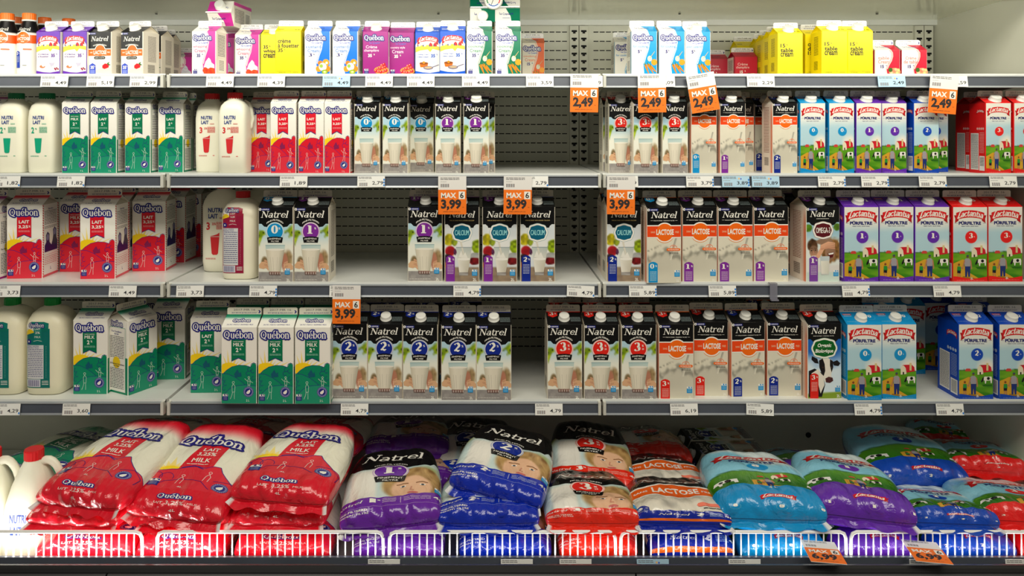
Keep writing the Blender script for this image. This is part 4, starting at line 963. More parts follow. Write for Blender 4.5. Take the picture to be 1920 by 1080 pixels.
def carton_meshes(D):
    w, h, rise, fin = D['w'], D['h'], D['rise'], D['fin']; d = w; hw = w / 2; c = .0014
    H = h / w
    # body
    V, Fc, C = [], [], []
    oc = [(-hw + c, -hw), (hw - c, -hw), (hw, -hw + c), (hw, hw - c), (hw - c, hw), (-hw + c, hw), (-hw, hw - c), (-hw, -hw + c)]
    sc = D['side']; n = 8
    vv = [(x, y, 0.0) for x, y in oc] + [(x, y, h) for x, y in oc]
    solid(V, Fc, C, vv, [(i, (i + 1) % n, (i + 1) % n + n, i + n) for i in range(n)] + [tuple(range(n))[::-1]], sc)
    ww = w - 2 * c
    bake_art(V, Fc, C, D['front'](H), lambda x, y, l: ((x - .5) * ww, -hw - .00008 - l, h - y * w * (h - .0005) / h))
    sa = side_art(D['style'], D.get('scol'), H)
    bake_art(V, Fc, C, sa, lambda x, y, l: (hw + .00008 + l, -hw + c + x * ww, h - y * w * (h - .0005) / h))
    bake_art(V, Fc, C, sa, lambda x, y, l: (-hw - .00008 - l, hw - c - x * ww, h - y * w * (h - .0005) / h))
    body = mesh_from('carton_body', V, Fc, ['printed_card'], ink=C)
    # gable with folded gussets
    V, Fc, C = [], [], []
    gc = D['gable']; L = math.hypot(hw, rise); g = L / w
    vv = [(-hw, -hw, h), (hw, -hw, h), (hw, 0, h + rise), (-hw, 0, h + rise), (-hw, hw, h), (hw, hw, h)]
    solid(V, Fc, C, vv[:4], [(0, 1, 2, 3)], gc); solid(V, Fc, C, [vv[4], vv[5], vv[2], vv[3]], [(1, 0, 3, 2)], gc)
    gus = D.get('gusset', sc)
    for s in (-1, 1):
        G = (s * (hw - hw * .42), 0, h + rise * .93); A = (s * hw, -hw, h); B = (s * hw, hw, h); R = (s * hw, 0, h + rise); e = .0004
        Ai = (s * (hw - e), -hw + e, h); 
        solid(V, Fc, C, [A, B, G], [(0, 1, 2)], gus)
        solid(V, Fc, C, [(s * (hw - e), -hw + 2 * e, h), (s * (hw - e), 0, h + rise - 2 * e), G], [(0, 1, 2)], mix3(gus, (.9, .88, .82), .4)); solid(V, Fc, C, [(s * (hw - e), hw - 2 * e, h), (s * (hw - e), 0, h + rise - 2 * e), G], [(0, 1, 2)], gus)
    ny, nz = -rise / L, hw / L
    if D.get('gart'):
        bake_art(V, Fc, C, D['gart'](g), lambda x, y, l: ((x - .5) * w, -hw * (y / g) + ny * (l + 8e-5), h + rise * (1 - y / g) + nz * (l + 8e-5)))
        bake_art(V, Fc, C, D['gart'](g), lambda x, y, l: ((.5 - x) * w, hw * (y / g) - ny * (l + 8e-5), h + rise * (1 - y / g) + nz * (l + 8e-5)))
    gable = mesh_from('gable_top', V, Fc, ['printed_card'], ink=C)
    # sealed fin
    V, Fc, C = [], [], []
    fc = D['finc']; t = .0014; r = .004; z0 = h + rise - .0015; z1 = h + rise + fin; fw = hw - .0008
    prof = [(-fw, z0), (fw, z0), (fw, z1 - r), (fw - r * .3, z1 - r * .3), (fw - r, z1), (-fw + r, z1), (-fw + r * .3, z1 - r * .3), (-fw, z1 - r)]
    m = len(prof)
    solid(V, Fc, C, [(x, -t, z) for x, z in prof] + [(x, t, z) for x, z in prof], [tuple(range(m)), tuple(range(m, 2 * m))[::-1]] + [(i, (i + 1) % m, (i + 1) % m + m, i + m) for i in range(m)], fc)
    a = Art(fin / w); fh = fin / w; gy = (.42, .42, .44)
    a.text('2017 MR 16', .5, fh * .33, fh * .3, gy, 1, w=.62, bold=0.0); a.text('BEST BEFORE ▲ MEILLEUR AVANT', .5, fh * .78, fh * .18, NAVY, 1, w=.72)
    if D.get('arrow'): a.poly([(.90, fh * .4), (.94, fh * .4), (.97, fh * .62), (.94, fh * .85), (.90, fh * .85), (.93, fh * .62)], NAVY, 1)
    bake_art(V, Fc, C, a, lambda x, y, l: ((x - .5) * w, -t - .00008 - l, z1 - y * w))
    seal = mesh_from('top_seal', V, Fc, ['printed_card'], ink=C)
    cap = None
    if D.get('cap'):
        R = D['cap']; mb = MB(); ang = math.atan2(rise, hw)
        M = Matrix.Translation((0, -hw * .56, h + rise * .44)) @ Matrix.Rotation(ang, 4, 'X')
        mb.lathe([(R * 1.12, 0), (R * 1.12, .0015), (R, .002), (R, .0105), (R * .97, .0122), (R * .88, .0130), (R * .5, .0131)], 40, 0, M, ridge=.02)
        cap = mb.mesh('screw_cap', ['white_cap_plastic'], True)
    return body, gable, seal, cap

DES = {}
def design(key, **kw): DES[key] = kw
SZ = {'2L': dict(w=.095, h=.204, rise=.024, fin=.018), '1L': dict(w=.070, h=.192, rise=.020, fin=.0155), '473': dict(w=.070, h=.118, rise=.019, fin=.0145), '237': dict(w=.070, h=.071, rise=.018, fin=.0135)}
NP = (.90, .87, .80)
def gart_natrel(d, orange=False):
    def f(g):
        a = Art(g); a.rect(0, 0, 1, g, BLACK, 0); a.rect(0, 0, 1, .05, ORANGE if orange else PCOL[d], 1)
        a.poly([(.05, .03), (.32, .03), (.32, .2), (.18, .27), (.05, .2)], PCOL[d], 2); a.logo(d, .15, .13, .13, .19, WH, 3, T=.13, t=.05)
        a.text('%', .26, .11, .06, WH, 3); a.lines(.68, .26, .97, .46, 5, (.45, .50, .50), 1, words=4); return a
    return f
def gart_lact(d):
    def f(g):
        a = Art(g); c = LCOL[d]; a.rect(0, 0, 1, g, c, 0); a.rect(.05, .10, .30, .15, LACR, 1); a.text('Lactantia', .175, .125, .035, WH, 2, w=.2); a.lines(.06, .19, .28, .22, 1, WH, 1)
        a.disc(.82, .24, .12, mix3(c, WH, .25), 1); a.disc(.82, .24, .11, c, 2); a.logo(d, .8, .22, .10, .16, WH, 3, T=.13, t=.05); a.lines(.06, .42, .5, .46, 1, mix3(c, WH, .4), 1); return a
    return f
def gart_quebon(col, line):
    def f(g):
        a = Art(g); a.grid(0, 1, 0, g, 1, 8, lambda X, Y: mixc(col, WH, sstep(g * .12, g * .45, Y)), 0)
        quebon_logo(a, .5, g * .52, .5, 1, bend=0); a.text(line, .5, g * .80, .05, NAVY, 1, w=.75); return a
    return f
def gart_cream(bg, sw):
    def f(g):
        a = Art(g); a.rect(0, 0, 1, g, bg, 0)
        if sw is not None: a.poly([(.42, 0), (1, 0), (1, g), (.66, g), (.62, g * .6), (.5, g * .25)], sw, 1)
        a.text('La Crèmerie', .45, g * .45, .1, NAVY if sum(bg) > 2 else (.2, .15, .4), 2, w=.55, bend=-.03); a.lines(.3, g * .72, .6, g * .80, 1, NAVY, 2); return a
    return f
def gart_plain(col, txt=None, tc=WH):
    def f(g):
        a = Art(g); a.rect(0, 0, 1, g, col, 0); 
        if txt: a.text(txt, .82, g * .7, .08, tc, 1, w=.22)
        a.lines(.08, g * .55, .3, g * .75, 2, tc, 1, words=3); return a
    return f

for d in '0123':
    nm = {'0': 'blue zero', '1': 'purple one', '2': 'navy two', '3': 'red three'}[d]
    for v in ('2L', '1L'):
        design(f'N{v}{d}', **SZ[v], front=lambda H, d=d, v=v: natrel_front(H, d, v), side=NP, style='natrel', gable=BLACK, gusset=NP, gart=gart_natrel(d), finc=(.88, .85, .78), cap=.0142, desc=f'black milk carton with {nm} disc')
        design(f'X{v}{d}', **SZ[v], front=lambda H, d=d, v=v: lactose_front(H, d, v), side=NP, style='natrel_orange', gable=BLACK, gusset=NP, gart=gart_natrel(d, True), finc=(.88, .85, .78), cap=.0142, desc=f'orange-banded milk carton with {nm} tab')
        lc = {'0': 'light blue', '1': 'purple', '2': 'dark blue', '3': 'red'}[d]
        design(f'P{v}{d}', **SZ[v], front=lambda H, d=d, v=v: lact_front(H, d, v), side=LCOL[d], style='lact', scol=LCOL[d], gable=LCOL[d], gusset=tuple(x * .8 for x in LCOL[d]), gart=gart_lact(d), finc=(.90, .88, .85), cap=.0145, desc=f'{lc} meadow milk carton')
    if d in '12': design(f'C2L{d}', **SZ['2L'], front=lambda H, d=d: calcium_front(H, d, '2L'), side=NP, style='natrel', gable=BLACK, gusset=NP, gart=gart_natrel(d), finc=(.88, .85, .78), cap=.0142, desc=f'milk carton with teal badge and {nm} tab')
design('O2L', **SZ['2L'], front=lambda H: omega_front(H, '2L'), side=NP, style='natrel_orange', gable=BLACK, gusset=NP, gart=gart_natrel('1'), finc=(.88, .85, .78), cap=.0142, desc='milk carton with maroon badge and laughing faces')
design('B2L', **SZ['2L'], front=lambda H: organic_front(H, '2L'), side=NP, style='natrel_orange', gable=BLACK, gusset=NP, gart=gart_natrel('3'), finc=(.88, .85, .78), cap=.0142, desc='milk carton with green badge and cow head')
MAG = (.60, .08, .45)
for v, vt in (('2L', '2 L'), ('1L', '1 L')):
    for k, col, lang, pct, ds, st, ln in (('G', GREEN, 'MILK', '2%', 'green', 'quebon', '2% M.F. PARTLY SKIMMED MILK'), ('GL', GREEN, 'LAIT', '2%', 'green', 'quebon', 'LAIT PARTIELLEMENT ÉCRÉMÉ 2%'), ('R', RED, 'LAIT', '3,25%', 'red', 'quebon_red' if v == '2L' else 'quebon', 'LAIT 3,25% M.G.'), ('RM', RED, 'MILK', '3,25%', 'red', 'quebon_red', '3.25% M.F. MILK'), ('M', MAG, 'LAIT', '1%', 'magenta', 'quebon', 'LAIT ÉCRÉMÉ')):
        design(f'Q{v}{k}', **SZ[v], front=lambda H, a=(col, lang, pct, vt): quebon_front(H, *a), side=WH, style=st, scol=col, gable=WH, gusset=(.82, .80, .74), gart=gart_quebon(col, ln), finc=(.91, .89, .82), arrow=True, desc=f'{ds} {lang} carton with rising sun')
MG = (.80, .18, .60)
def cream(key, desc, size, cap, side, scol, gable, sw, fr, gart=None, finc=(.97, .97, .96), style='cream', arrow=False):
    design(key, **SZ[size], front=fr, side=side, style=style, scol=scol, gable=gable, gart=gart or gart_cream(gable, sw), finc=finc, cap=.0142 if cap else None, desc=desc, arrow=arrow)
cream('QW', 'white and magenta whipping cream carton', '473', False, WH, MG, WH, MG, lambda H: cream_front(H, WH, MG, ['whipping', 'Cream'], '35%', 'whip', (.84, .40, .60)))
cream('QWc', 'white and magenta whipping cream carton with cap', '473', True, WH, MG, WH, MG, lambda H: cream_front(H, WH, MG, ['whipping', 'Cream'], '35%', 'whip', (.84, .40, .60)))
cream('QWs', 'small white and magenta whipping cream carton', '237', False, WH, MG, WH, MG, lambda H: cream_front(H, WH, MG, ['Crème à', 'fouetter'], '35%', 'whip', (.84, .40, .60), logo=False), arrow=True)
cream('QU', 'white and blue custard cream carton', '473', False, WH, (.0, .42, .85), WH, (.0, .42, .85), lambda H: cream_front(H, WH, (.0, .45, .88), ['custard', 'Cream'], '3%', 'kiwi', (.28, .52, .82), mark=False))
cream('QM', 'magenta cream carton with cap and berries', '473', True, (.62, .12, .50), (.62, .12, .50), (.62, .12, .50), None, lambda H: cream_front(H, (.62, .12, .50), None, ['Crème', 'champêtre'], '35%', 'berry', (.96, .86, .92)))
cream('QMn', 'capless magenta cream carton with berries', '473', False, (.62, .12, .50), (.62, .12, .50), (.62, .12, .50), None, lambda H: cream_front(H, (.62, .12, .50), None, ['country style', 'Cream'], '35%', 'berry', (.96, .86, .92)))
cream('QG', 'white and green cooking cream carton', '473', False, WH, (.0, .45, .32), WH, (.0, .45, .32), lambda H: cream_front(H, WH, (.0, .45, .32), ['cooking', 'Cream'], '35%', 'carrot', (.25, .58, .45)))
cream('QGc', 'white and green cooking cream carton with cap', '473', True, WH, (.0, .45, .32), WH, (.0, .45, .32), lambda H: cream_front(H, WH, (.0, .45, .32), ['cooking', 'Cream'], '35%', 'carrot', (.25, .58, .45)))
cream('QO', 'white and orange cooking cream carton', '473', False, WH, (.93, .40, .12), CREAM, (.93, .40, .12), lambda H: cream_front(H, CREAM, (.93, .40, .12), ['cooking', 'Cream'], '15%', 'carrot', (.93, .55, .35)))
cream('QL', 'white and light blue cooking cream carton', '473', False, WH, (.0, .60, .83), WH, (.0, .60, .83), lambda H: cream_front(H, WH, (.0, .60, .83), ['for cooking'], '5%', 'carrot', (.30, .62, .84), mark=False))
cream('QLc', 'white and light blue cooking cream carton with cap', '473', True, WH, (.0, .60, .83), WH, (.0, .60, .83), lambda H: cream_front(H, WH, (.0, .60, .83), ['pour cuisson'], '5%', 'carrot', (.30, .62, .84), mark=False))
cream('QR', 'small red country cream carton', '237', False, (.72, .10, .20), (.72, .10, .20), (.78, .12, .22), None, lambda H: cream_front(H, (.78, .12, .22), None, ['Crème', 'champêtre'], '15%', 'pasta', (.95, .8, .8), logo=False), arrow=True)
cream('QT', 'small white and red table cream carton', '237', False, WH, (.80, .06, .20), WH, (.80, .06, .20), lambda H: cream_front(H, WH, (.80, .06, .20), ['table', 'Cream'], '15%', 'pasta', (.90, .5, .5), logo=False, mark=False), arrow=True)
cream('QTf', 'small white and red French-lettered cream carton', '237', False, WH, (.80, .06, .20), WH, (.80, .06, .20), lambda H: cream_front(H, WH, (.80, .06, .20), ['Crème', 'de table'], '15%', 'pasta', (.90, .5, .5), logo=False, mark=False), arrow=True)
YC = (.98, .90, .05)
for k, ls, pf, cp, ds in (('YW', ['35', 'whipping', 'cream'], True, True, 'yellow whipping cream carton with cap'), ('YF', ['crème', 'à fouetter', '35'], False, False, 'yellow French whipping cream carton'), ('YT', ['15', 'table', 'cream'], True, True, 'yellow table cream carton with cap'), ('YD', ['crème', 'de table', '15'], False, False, 'yellow French table cream carton')):
    cream(k, ds, '473', cp, YC, YC, YC, None, lambda H, ls=ls, pf=pf: yellow_front(H, ls, pf), gart=gart_plain(YC, '35' if '35' in ls else '15', (.3, .28, .1)), style='yellow')
cream('LP', 'purple cream carton with red ribbon and cap', '473', True, (.36, .14, .62), (.36, .14, .62), (.36, .14, .62), None, lambda H: lact_cream(H, (.40, .16, .68), ['Crème', 'à fouetter'], 'dish', (.36, .14, .62)), gart=gart_plain((.40, .16, .68), '35%'))
cream('LB', 'blue cooking cream carton with red ribbon and cap', '473', True, (.03, .30, .75), (.03, .30, .75), (.03, .30, .75), None, lambda H: lact_cream(H, (.03, .33, .78), ['Cooking Cream', 'Crème à cuisson'], 'pot', (.05, .35, .75)), gart=gart_plain((.03, .33, .78), '35%'))
design('NC', **SZ['473'], front=natrel_cream, side=NP, style='natrel', gable=BLACK, gusset=NP, gart=gart_plain(BLACK, None, (.4, .4, .4)), finc=(.96, .95, .93), cap=.0142, desc='black and orange cream carton with strawberry')

MESH = {}
PART_NAMES = ('carton_body', 'gable_top', 'top_seal', 'screw_cap')
def carton(key, loc, rot, label, group, tilt=(0, 0)):
    D = DES[key]
    if key not in MESH: MESH[key] = carton_meshes(D)
    cat = 'cream carton' if D['h'] < .15 else 'milk carton'
    r = link('cream_carton' if D['h'] < .15 else 'milk_carton', None, label=label, cat=cat, group=group, loc=loc, rot=(tilt[0], tilt[1], rot))
    for n, me in zip(PART_NAMES, MESH[key]):
        if me: link(n, me, r)
    return r

# ------------------------------------------------------------------ bottles and jugs
def superx(t, n): 
    c, s = math.cos(t), math.sin(t)
    return (abs(c) ** (2 / n) * (1 if c >= 0 else -1), abs(s) ** (2 / n) * (1 if s >= 0 else -1))
def jug_meshes(secs, capr, capz, caph, capcol, art, artbox, handle=None, cup=None, npow=5, base=(.95, .94, .86)):
    V, Fc, C = [], [], []
    N = 48; rings = []
    for z, hx, hy, n in secs:
        rings.append([(hx * superx(2 * math.pi * k / N, n)[0], hy * superx(2 * math.pi * k / N, n)[1], z) for k in range(N)])
    vv = [p for r in rings for p in r]
    ff = [(i * N + k, i * N + (k + 1) % N, (i + 1) * N + (k + 1) % N, (i + 1) * N + k) for i in range(len(rings) - 1) for k in range(N)] + [tuple(range(N))[::-1], tuple(range((len(rings) - 1) * N, len(rings) * N))]
    solid(V, Fc, C, vv, ff, base)
    x0, x1, z0, z1 = artbox
    S = np.array(secs)
    def front(x, z):
        hx, hy, n = (np.interp(z, S[:, 0], S[:, i]) for i in (1, 2, 3))
        return -hy * max(0, 1 - min(.999, abs(x / hx)) ** n) ** (1 / n)
    nb = len(Fc)
    def mp(x, y, l):
        X = x0 + x * (x1 - x0); Z = z1 - y * (x1 - x0); return (X, front(X, Z) - .0005 - l, Z)
    if art is not None: bake_art(V, Fc, C, art, mp, step=.0001, dice=.09)
    body = mesh_from('bottle_body', V, Fc, ['milky_plastic'], ink=C)
    body.polygons.foreach_set('use_smooth', [i < nb for i in range(len(body.polygons))])
    mb = MB(); mb.lathe([(capr, capz), (capr, capz + caph * .85), (capr * .95, capz + caph), (capr * .5, capz + caph)], 40, 0, ridge=.03)
    cap = mb.mesh('screw_cap', [capcol], False)
    hd = None
    if handle:
        mb = MB(); mb.tube(handle[0], handle[1], 12); hd = mesh_from('handle', mb.V, mb.F, ['milky_plastic'], ink=[lin(base)] * len(mb.V), smooth=True)
    return body, cap, hd
plain_material('cap_green', (.0, .50, .30), .4); plain_material('cap_red', (.84, .10, .12), .4); plain_material('cap_bright_green', (.0, .62, .25), .4); plain_material('cap_orange', (.97, .45, .10), .4)
def nutri_art(H, c, n, cup, frac=None):
    a = Art(H); bl = (.05, .22, .55)
    a.text('NUTRI', .47, .10, .20, bl, 1, w=.62, bold=.03); a.text('LAIT', .38, .36, .20, bl, 1, w=.42, bold=.03); a.lines(.66, .42, .9, .50, 2, mix3(c, WH, .3), 1, words=3)
    a.text(n, .16, .80, .34, c, 1, w=.16, bold=.03); 
    if frac: a.text(frac, .42, .70, .11, c, 1, w=.18)
    else: a.text('%', .34, .72, .1, c, 1)
    a.lines(.52, .62, .95, .96, 6, c, 1, words=3, fill=.5)
    if cup:
        a.poly([(.26, 1.24), (.66, 1.24), (.60, 2.0), (.54, 2.06), (.38, 2.06), (.32, 2.0)], c, 1)
        if frac: a.poly([(.26, 1.24), (.66, 1.24), (.66, 1.08), (.55, 1.16), (.42, 1.2)], c, 1); a.stroke([(.26, 1.26), (.66, 1.26)], .02, WH, 2, False)
    a.lines(.04, 2.2, .5, 2.28, 2, mix3(c, WH, .3), 1, words=4); a.lines(.82, 2.2, .92, 2.28, 1, c, 1, words=1)
    return a
def label_jug_art(H, col, lang, pct, tcol):
    a = Art(H)
    a.rect(0, .28, 1, H, col, 1); a.poly([(.2, 0), (.75, 0), (.95, .06), (.95, .4), (.2, .4)], col, 1)
    a.rect(.0, .12, .33, .5, WH, 2); a.disc(.16, .5, .20, SUN, 3, n=14); a.poly([(0, .55), (.15, .5), (.4, .42), (1, .38), (1, H), (0, H)], mix3(col, (0, 0, .3), .08), 4)
    a.rect(.36, .18, .66, .80, mix3(col, WH, .06), 5); a.stroke([(.33, .8), (.5, .76), (.68, .8)], .015, WH, 6)
    a.text(lang, .50, .29, .08, WH, 6, w=.24); a.text(pct, .50, .44, .10, WH, 6, w=.2); a.text('MILK', .50, .62, .08, WH, 6, w=.26)
    quebon_logo(a, .44, .16, .66, 7)
    a.disc(.12, .82, .11, NAVY, 6, n=16); a.disc(.12, .82, .04, WH, 7, n=8)
    a.rect(.03, .96, .75, H - .38, (.90, .90, .90), 6); a.text('Valeur nutritive', .3, 1.0, .05, NAVY, 7, w=.5); a.text('Nutrition Facts', .3, 1.07, .05, NAVY, 7, w=.5); a.lines(.06, 1.13, .72, H - .42, 16, (.35, .35, .55), 7, fill=.35)
    a.rect(.03, H - .36, .62, H - .04, (.9, .9, .92), 6)
    for i in range(16): a.rect(.09 + i * .03, H - .33, .09 + i * .03 + (.012 if i % 3 else .02), H - .07, (.3, .25, .55), 7)
    a.lines(.68, H - .3, .95, H - .1, 3, WH, 6, words=2); a.lines(.84, 1.0, .87, H - .4, 20, mix3(col, WH, .5), 6, words=1); return a
JUG = {}
def jugdef(key, desc, name, *a, **k): JUG[key] = (desc, name, a, k)
S1 = [(0, .034, .034, 5), (.003, .037, .037, 5), (.05, .0385, .0375, 5), (.15, .0385, .0375, 5), (.172, .0375, .036, 4), (.186, .034, .033, 3.4), (.196, .027, .027, 2.6), (.201, .0205, .0205, 2), (.207, .020, .020, 2)]
H1 = ([(.018, .020, .199), (.030, .023, .191), (.0375, .024, .175), (.0395, .024, .15), (.0375, .022, .128), (.032, .02, .118)], .0065)
jugdef('J1G', 'small white milk jug with green cap and glass print', 'milk_jug', S1, .0205, .205, .017, 'cap_green', lambda: nutri_art(2.35, (.05, .66, .50), '2', True), (-.026, .024, 0, .158), handle=H1)
jugdef('J1R', 'small white milk jug with red cap and glass print', 'milk_jug', S1, .0205, .205, .017, 'cap_red', lambda: nutri_art(2.35, (.88, .18, .20), '3', True, '25%'), (-.026, .024, 0, .158), handle=H1)
S2 = [(0, .045, .045, 4), (.004, .051, .051, 4), (.03, .0545, .053, 4), (.19, .0545, .053, 4), (.205, .052, .051, 3.6), (.222, .044, .044, 3), (.232, .032, .032, 2.4), (.237, .0205, .0205, 2), (.243, .0205, .0205, 2)]
jugdef('J2R', 'large white milk jug with red cap and glass print', 'milk_jug', S2, .0212, .240, .018, 'cap_red', lambda: nutri_art(2.35, (.88, .18, .20), '3', True, '25%'), (-.040, .026, 0, .187))
jugdef('J2G', 'cream-coloured milk jug with green cap and green sunrise label', 'milk_jug', S2, .0212, .240, .019, 'cap_bright_green', lambda: label_jug_art(2.75, (.0, .48, .42), 'LAIT', '2%', WH), (-.044, .022, 0, .203), base=(.93, .91, .80))
jugdef('J2Q', 'cream-coloured milk jug with red cap and nutrition label', 'milk_jug', S2, .0212, .240, .019, 'cap_red', lambda: label_jug_art(3.05, (.66, .08, .22), 'LAIT', '3,25', WH), (-.046, .018, 0, .215), base=(.95, .93, .84))
S4 = [(0, .050, .050, 4), (.005, .056, .055, 4), (.05, .0575, .056, 4), (.10, .057, .055, 4), (.13, .054, .052, 3.5), (.165, .044, .043, 3), (.195, .031, .031, 2.5), (.212, .0215, .0215, 2), (.222, .020, .020, 2)]
H4 = ([(.034 + .036 * math.cos(math.radians(t)), 0, .152 + .060 * math.sin(math.radians(t))) for t in range(125, -86, -14)], .0088)
def nutri_big():
    a = Art(1.0); a.text('NUTRI', .26, .12, .22, (.05, .22, .55), 1, w=.52, bold=.03); a.text('LAIT', .21, .42, .22, (.05, .22, .55), 1, w=.36, bold=.03)
    a.text('3', .66, .14, .26, (.88, .18, .20), 1, w=.14, bold=.03); a.text('25%', .86, .06, .09, (.88, .18, .20), 1, w=.18); a.lines(.58, .36, .95, .56, 3, (.9, .4, .4), 1, words=3); return a
jugdef('J4', 'large white milk jug with side handle and red cap', 'milk_jug', S4, .0222, .215, .020, 'cap_red', nutri_big, (-.028, .050, 0, .120), handle=H4)
JM = {}
def jug(key, loc, rot, label, group, scale=1.0):
    desc, name, a, k = JUG[key]
    if key not in JM:
        a = list(a); a[5] = None if a[5] is None else a[5]
        secs, capr, capz, caph, capcol, art, box = a[0], a[1], a[2], a[3], a[4], a[5](), a[6]
        JM[key] = jug_meshes(secs, capr, capz, caph, capcol, art, box, **k)
    r = link(name, None, label=label, cat='milk jug', group=group, loc=loc, rot=(0, 0, rot)); r.scale = (scale,) * 3
    b, c, h = JM[key]
    link('jug_body', b, r); link('screw_cap', c, r)
    if h: link('handle', h, r)
    return r

BM = []
def bottle(loc, rot, label, group):
    if not BM:
        prof = [(.026, 0), (.030, .004), (.0305, .05), (.0305, .10), (.030, .112), (.027, .124), (.022, .136), (.0185, .146), (.0165, .152), (.016, .160)]
        V, Fc, C = [], [], []; N = 40
        zs = [p[1] for p in prof]; rs = [p[0] for p in prof]
        zz = sorted(set([i * .004 for i in range(41)] + zs)); cols = []
        vv = []; 
        for z in zz:
            r_ = float(np.interp(z, zs, rs))
            for k in range(N): vv.append((r_ * math.cos(2 * math.pi * k / N), r_ * math.sin(2 * math.pi * k / N), z)); cols.append(BLACK if z > .117 else WH)
        ff = [(i * N + k, i * N + (k + 1) % N, (i + 1) * N + (k + 1) % N, (i + 1) * N + k) for i in range(len(zz) - 1) for k in range(N)] + [tuple(range(N))[::-1]]
        solid(V, Fc, C, vv, ff, cols); nb = len(Fc)
        a = Art(2.6); R = .031
        a.rect(-.9, .72, 1.9, 1.18, (.94, .36, .08), 1); a.disc(.5, .85, .36, WH, 1); a.disc(.5, .88, .33, ORANGE, 2); a.rect(-.9, .68, .16, .72, WH, 1); a.rect(.84, .68, 1.9, .72, WH, 1)
        a.text('LACTOSE', .5, .94, .17, WH, 3, w=.72, bold=.03); a.text('SANS', .5, .76, .06, WH, 3); a.text('FREE', .5, 1.1, .06, WH, 3); natrel_logo(a, .5, .42, .78, 3)
        pct_tag(a, .04, .34, 1.62, 2.55, '2', 3, col=(.08, .25, .70)); a.stroke([(.55, 1.52), (.9, 1.52)], .08, (.95, .5, .35), 3); a.lines(.5, 2.4, .7, 2.46, 1, (.4, .4, .4), 3, words=2)
        w = .050
        def mp(x, y, l):
            z = .148 - y * w; z = max(.002, z); r_ = float(np.interp(z, zs, rs)) + .0006 + l; t = (x - .5) * w / .030
            return (r_ * math.sin(t), -r_ * math.cos(t), z)
        bake_art(V, Fc, C, a, mp, step=.0001, dice=.12)
        me = mesh_from('bottle_body', V, Fc, ['printed_card'], ink=C); me.polygons.foreach_set('use_smooth', [i < nb for i in range(len(me.polygons))])
        mb = MB(); mb.lathe([(.0175, .156), (.0175, .172), (.0165, .1745), (.008, .1745)], 40, 0, ridge=.03)
        mc = MB(); mc.lathe([(.0183, .152), (.0183, .156)], 32)
        BM.extend([me, mb.mesh('screw_cap', ['cap_orange']), mc.mesh('neck_ring', ['white_cap_plastic'], True)])
    r = link('milk_bottle', None, label=label, cat='milk bottle', group=group, loc=loc, rot=(0, 0, rot))
    link('bottle_body', BM[0], r); link('screw_cap', BM[1], r); link('neck_ring', BM[2], r)

# ------------------------------------------------------------------ price tags
def tag_mesh(text, blue=False, mark=0, cut=False):
    w, h = .074, .030; V, Fc, C = [], [], []
    base = (.70, .84, .92) if blue else (.93, .93, .91)
    o = [(0, 0), (1, 0), (1, h / w), (0, h / w)] if not cut else [(0, 0), (.80, 0), (1, .12), (1, h / w), (0, h / w)]
    a = Art(h / w); a.poly(o, base, 0)
    a.lines(.04, .03, .52, .12, 2, (.45, .45, .45), 1, fill=.45, words=4); a.lines(.04, .16, .3, .19, 1, (.6, .6, .6), 1, words=3)
    for i in range(11): a.rect(.08 + i * .027, .24, .08 + i * .027 + (.014 if i % 3 else .022), .36, ((.5, .5, .5), (.55, .4, .42), (.4, .5, .52))[i % 3], 1)
    a.text(text, .74, .26, .145 if ',' in text else .12, (.13, .13, .16), 1, w=.40 * len(text) / 4, bold=.01)
    if mark:
        for i in range(mark): a.rect(.945, .10 + (3 - mark) * .1 + i * .10, .995, .17 + (3 - mark) * .1 + i * .10, (.1, .5, .85), 1)
    if blue: a.disc(.62, .09, .035, (.95, .75, .5), 1, n=8); a.disc(.69, .10, .03, (.3, .4, .8), 1, n=8)
    bake_art(V, Fc, C, a, lambda x, y, l: ((x - .5) * w, -l - .0005, -y * w))
    n = len(o); solid(V, Fc, C, [((x - .5) * w, -.0004, -y * w) for x, y in o] + [((x - .5) * w, .0004, -y * w) for x, y in o], [tuple(range(n)), tuple(range(n, 2 * n))[::-1]] + [(i, (i + 1) % n, (i + 1) % n + n, i + n) for i in range(n)], base)
    return mesh_from('price_tag', V, Fc, ['printed_paper'], ink=C)
def promo_mesh(price):
    w, h = .0755, .103; V, Fc, C = [], [], []; H = h / w; a = Art(H); OR = (.97, .47, .07)
    a.rect(0, 0, 1, H, (.92, .91, .89), 0); a.rect(.0, .49, 1, H, OR, 1)
    a.lines(.08, .06, .75, .16, 2, (.4, .4, .4), 1, fill=.45, words=5); a.lines(.08, .2, .3, .23, 1, (.6, .6, .6), 1, words=2)
    for i in range(11): a.rect(.09 + i * .028, .28, .09 + i * .028 + (.014 if i % 3 else .022), .40, ((.45, .45, .45), (.55, .4, .42), (.4, .5, .52))[i % 3], 1)
    a.text('MAX', .37, .69, .19, WH, 2, w=.54, bold=.035); a.rect(.73, .55, .95, .82, WH, 2); a.text('6', .84, .685, .21, (.15, .15, .15), 3, bold=.02)
    a.text(price, .46, 1.03, .40, (.16, .15, .15), 2, w=.72, bold=.045); a.text('CH.', .89, 1.11, .03, (.3, .2, .1), 2)
    a.text('APRÈS LIMITE ' + {'2,49': '2,79', '3,99': '4,79', '6,99': '8,99'}.get(price, '5,99') + ' CH.', .48, 1.27, .05, (.3, .18, .08), 2, w=.62)
    bake_art(V, Fc, C, a, lambda x, y, l: ((x - .5) * w, -l - .0006, -y * w))
    t = MB(); t.box(-w / 2, w / 2, -.0005, .0005, -h, 0); solid(V, Fc, C, t.V, t.F, (.92, .91, .89))
    return mesh_from('promotion_tag', V, Fc, ['printed_paper'], ink=C)
TM = {}
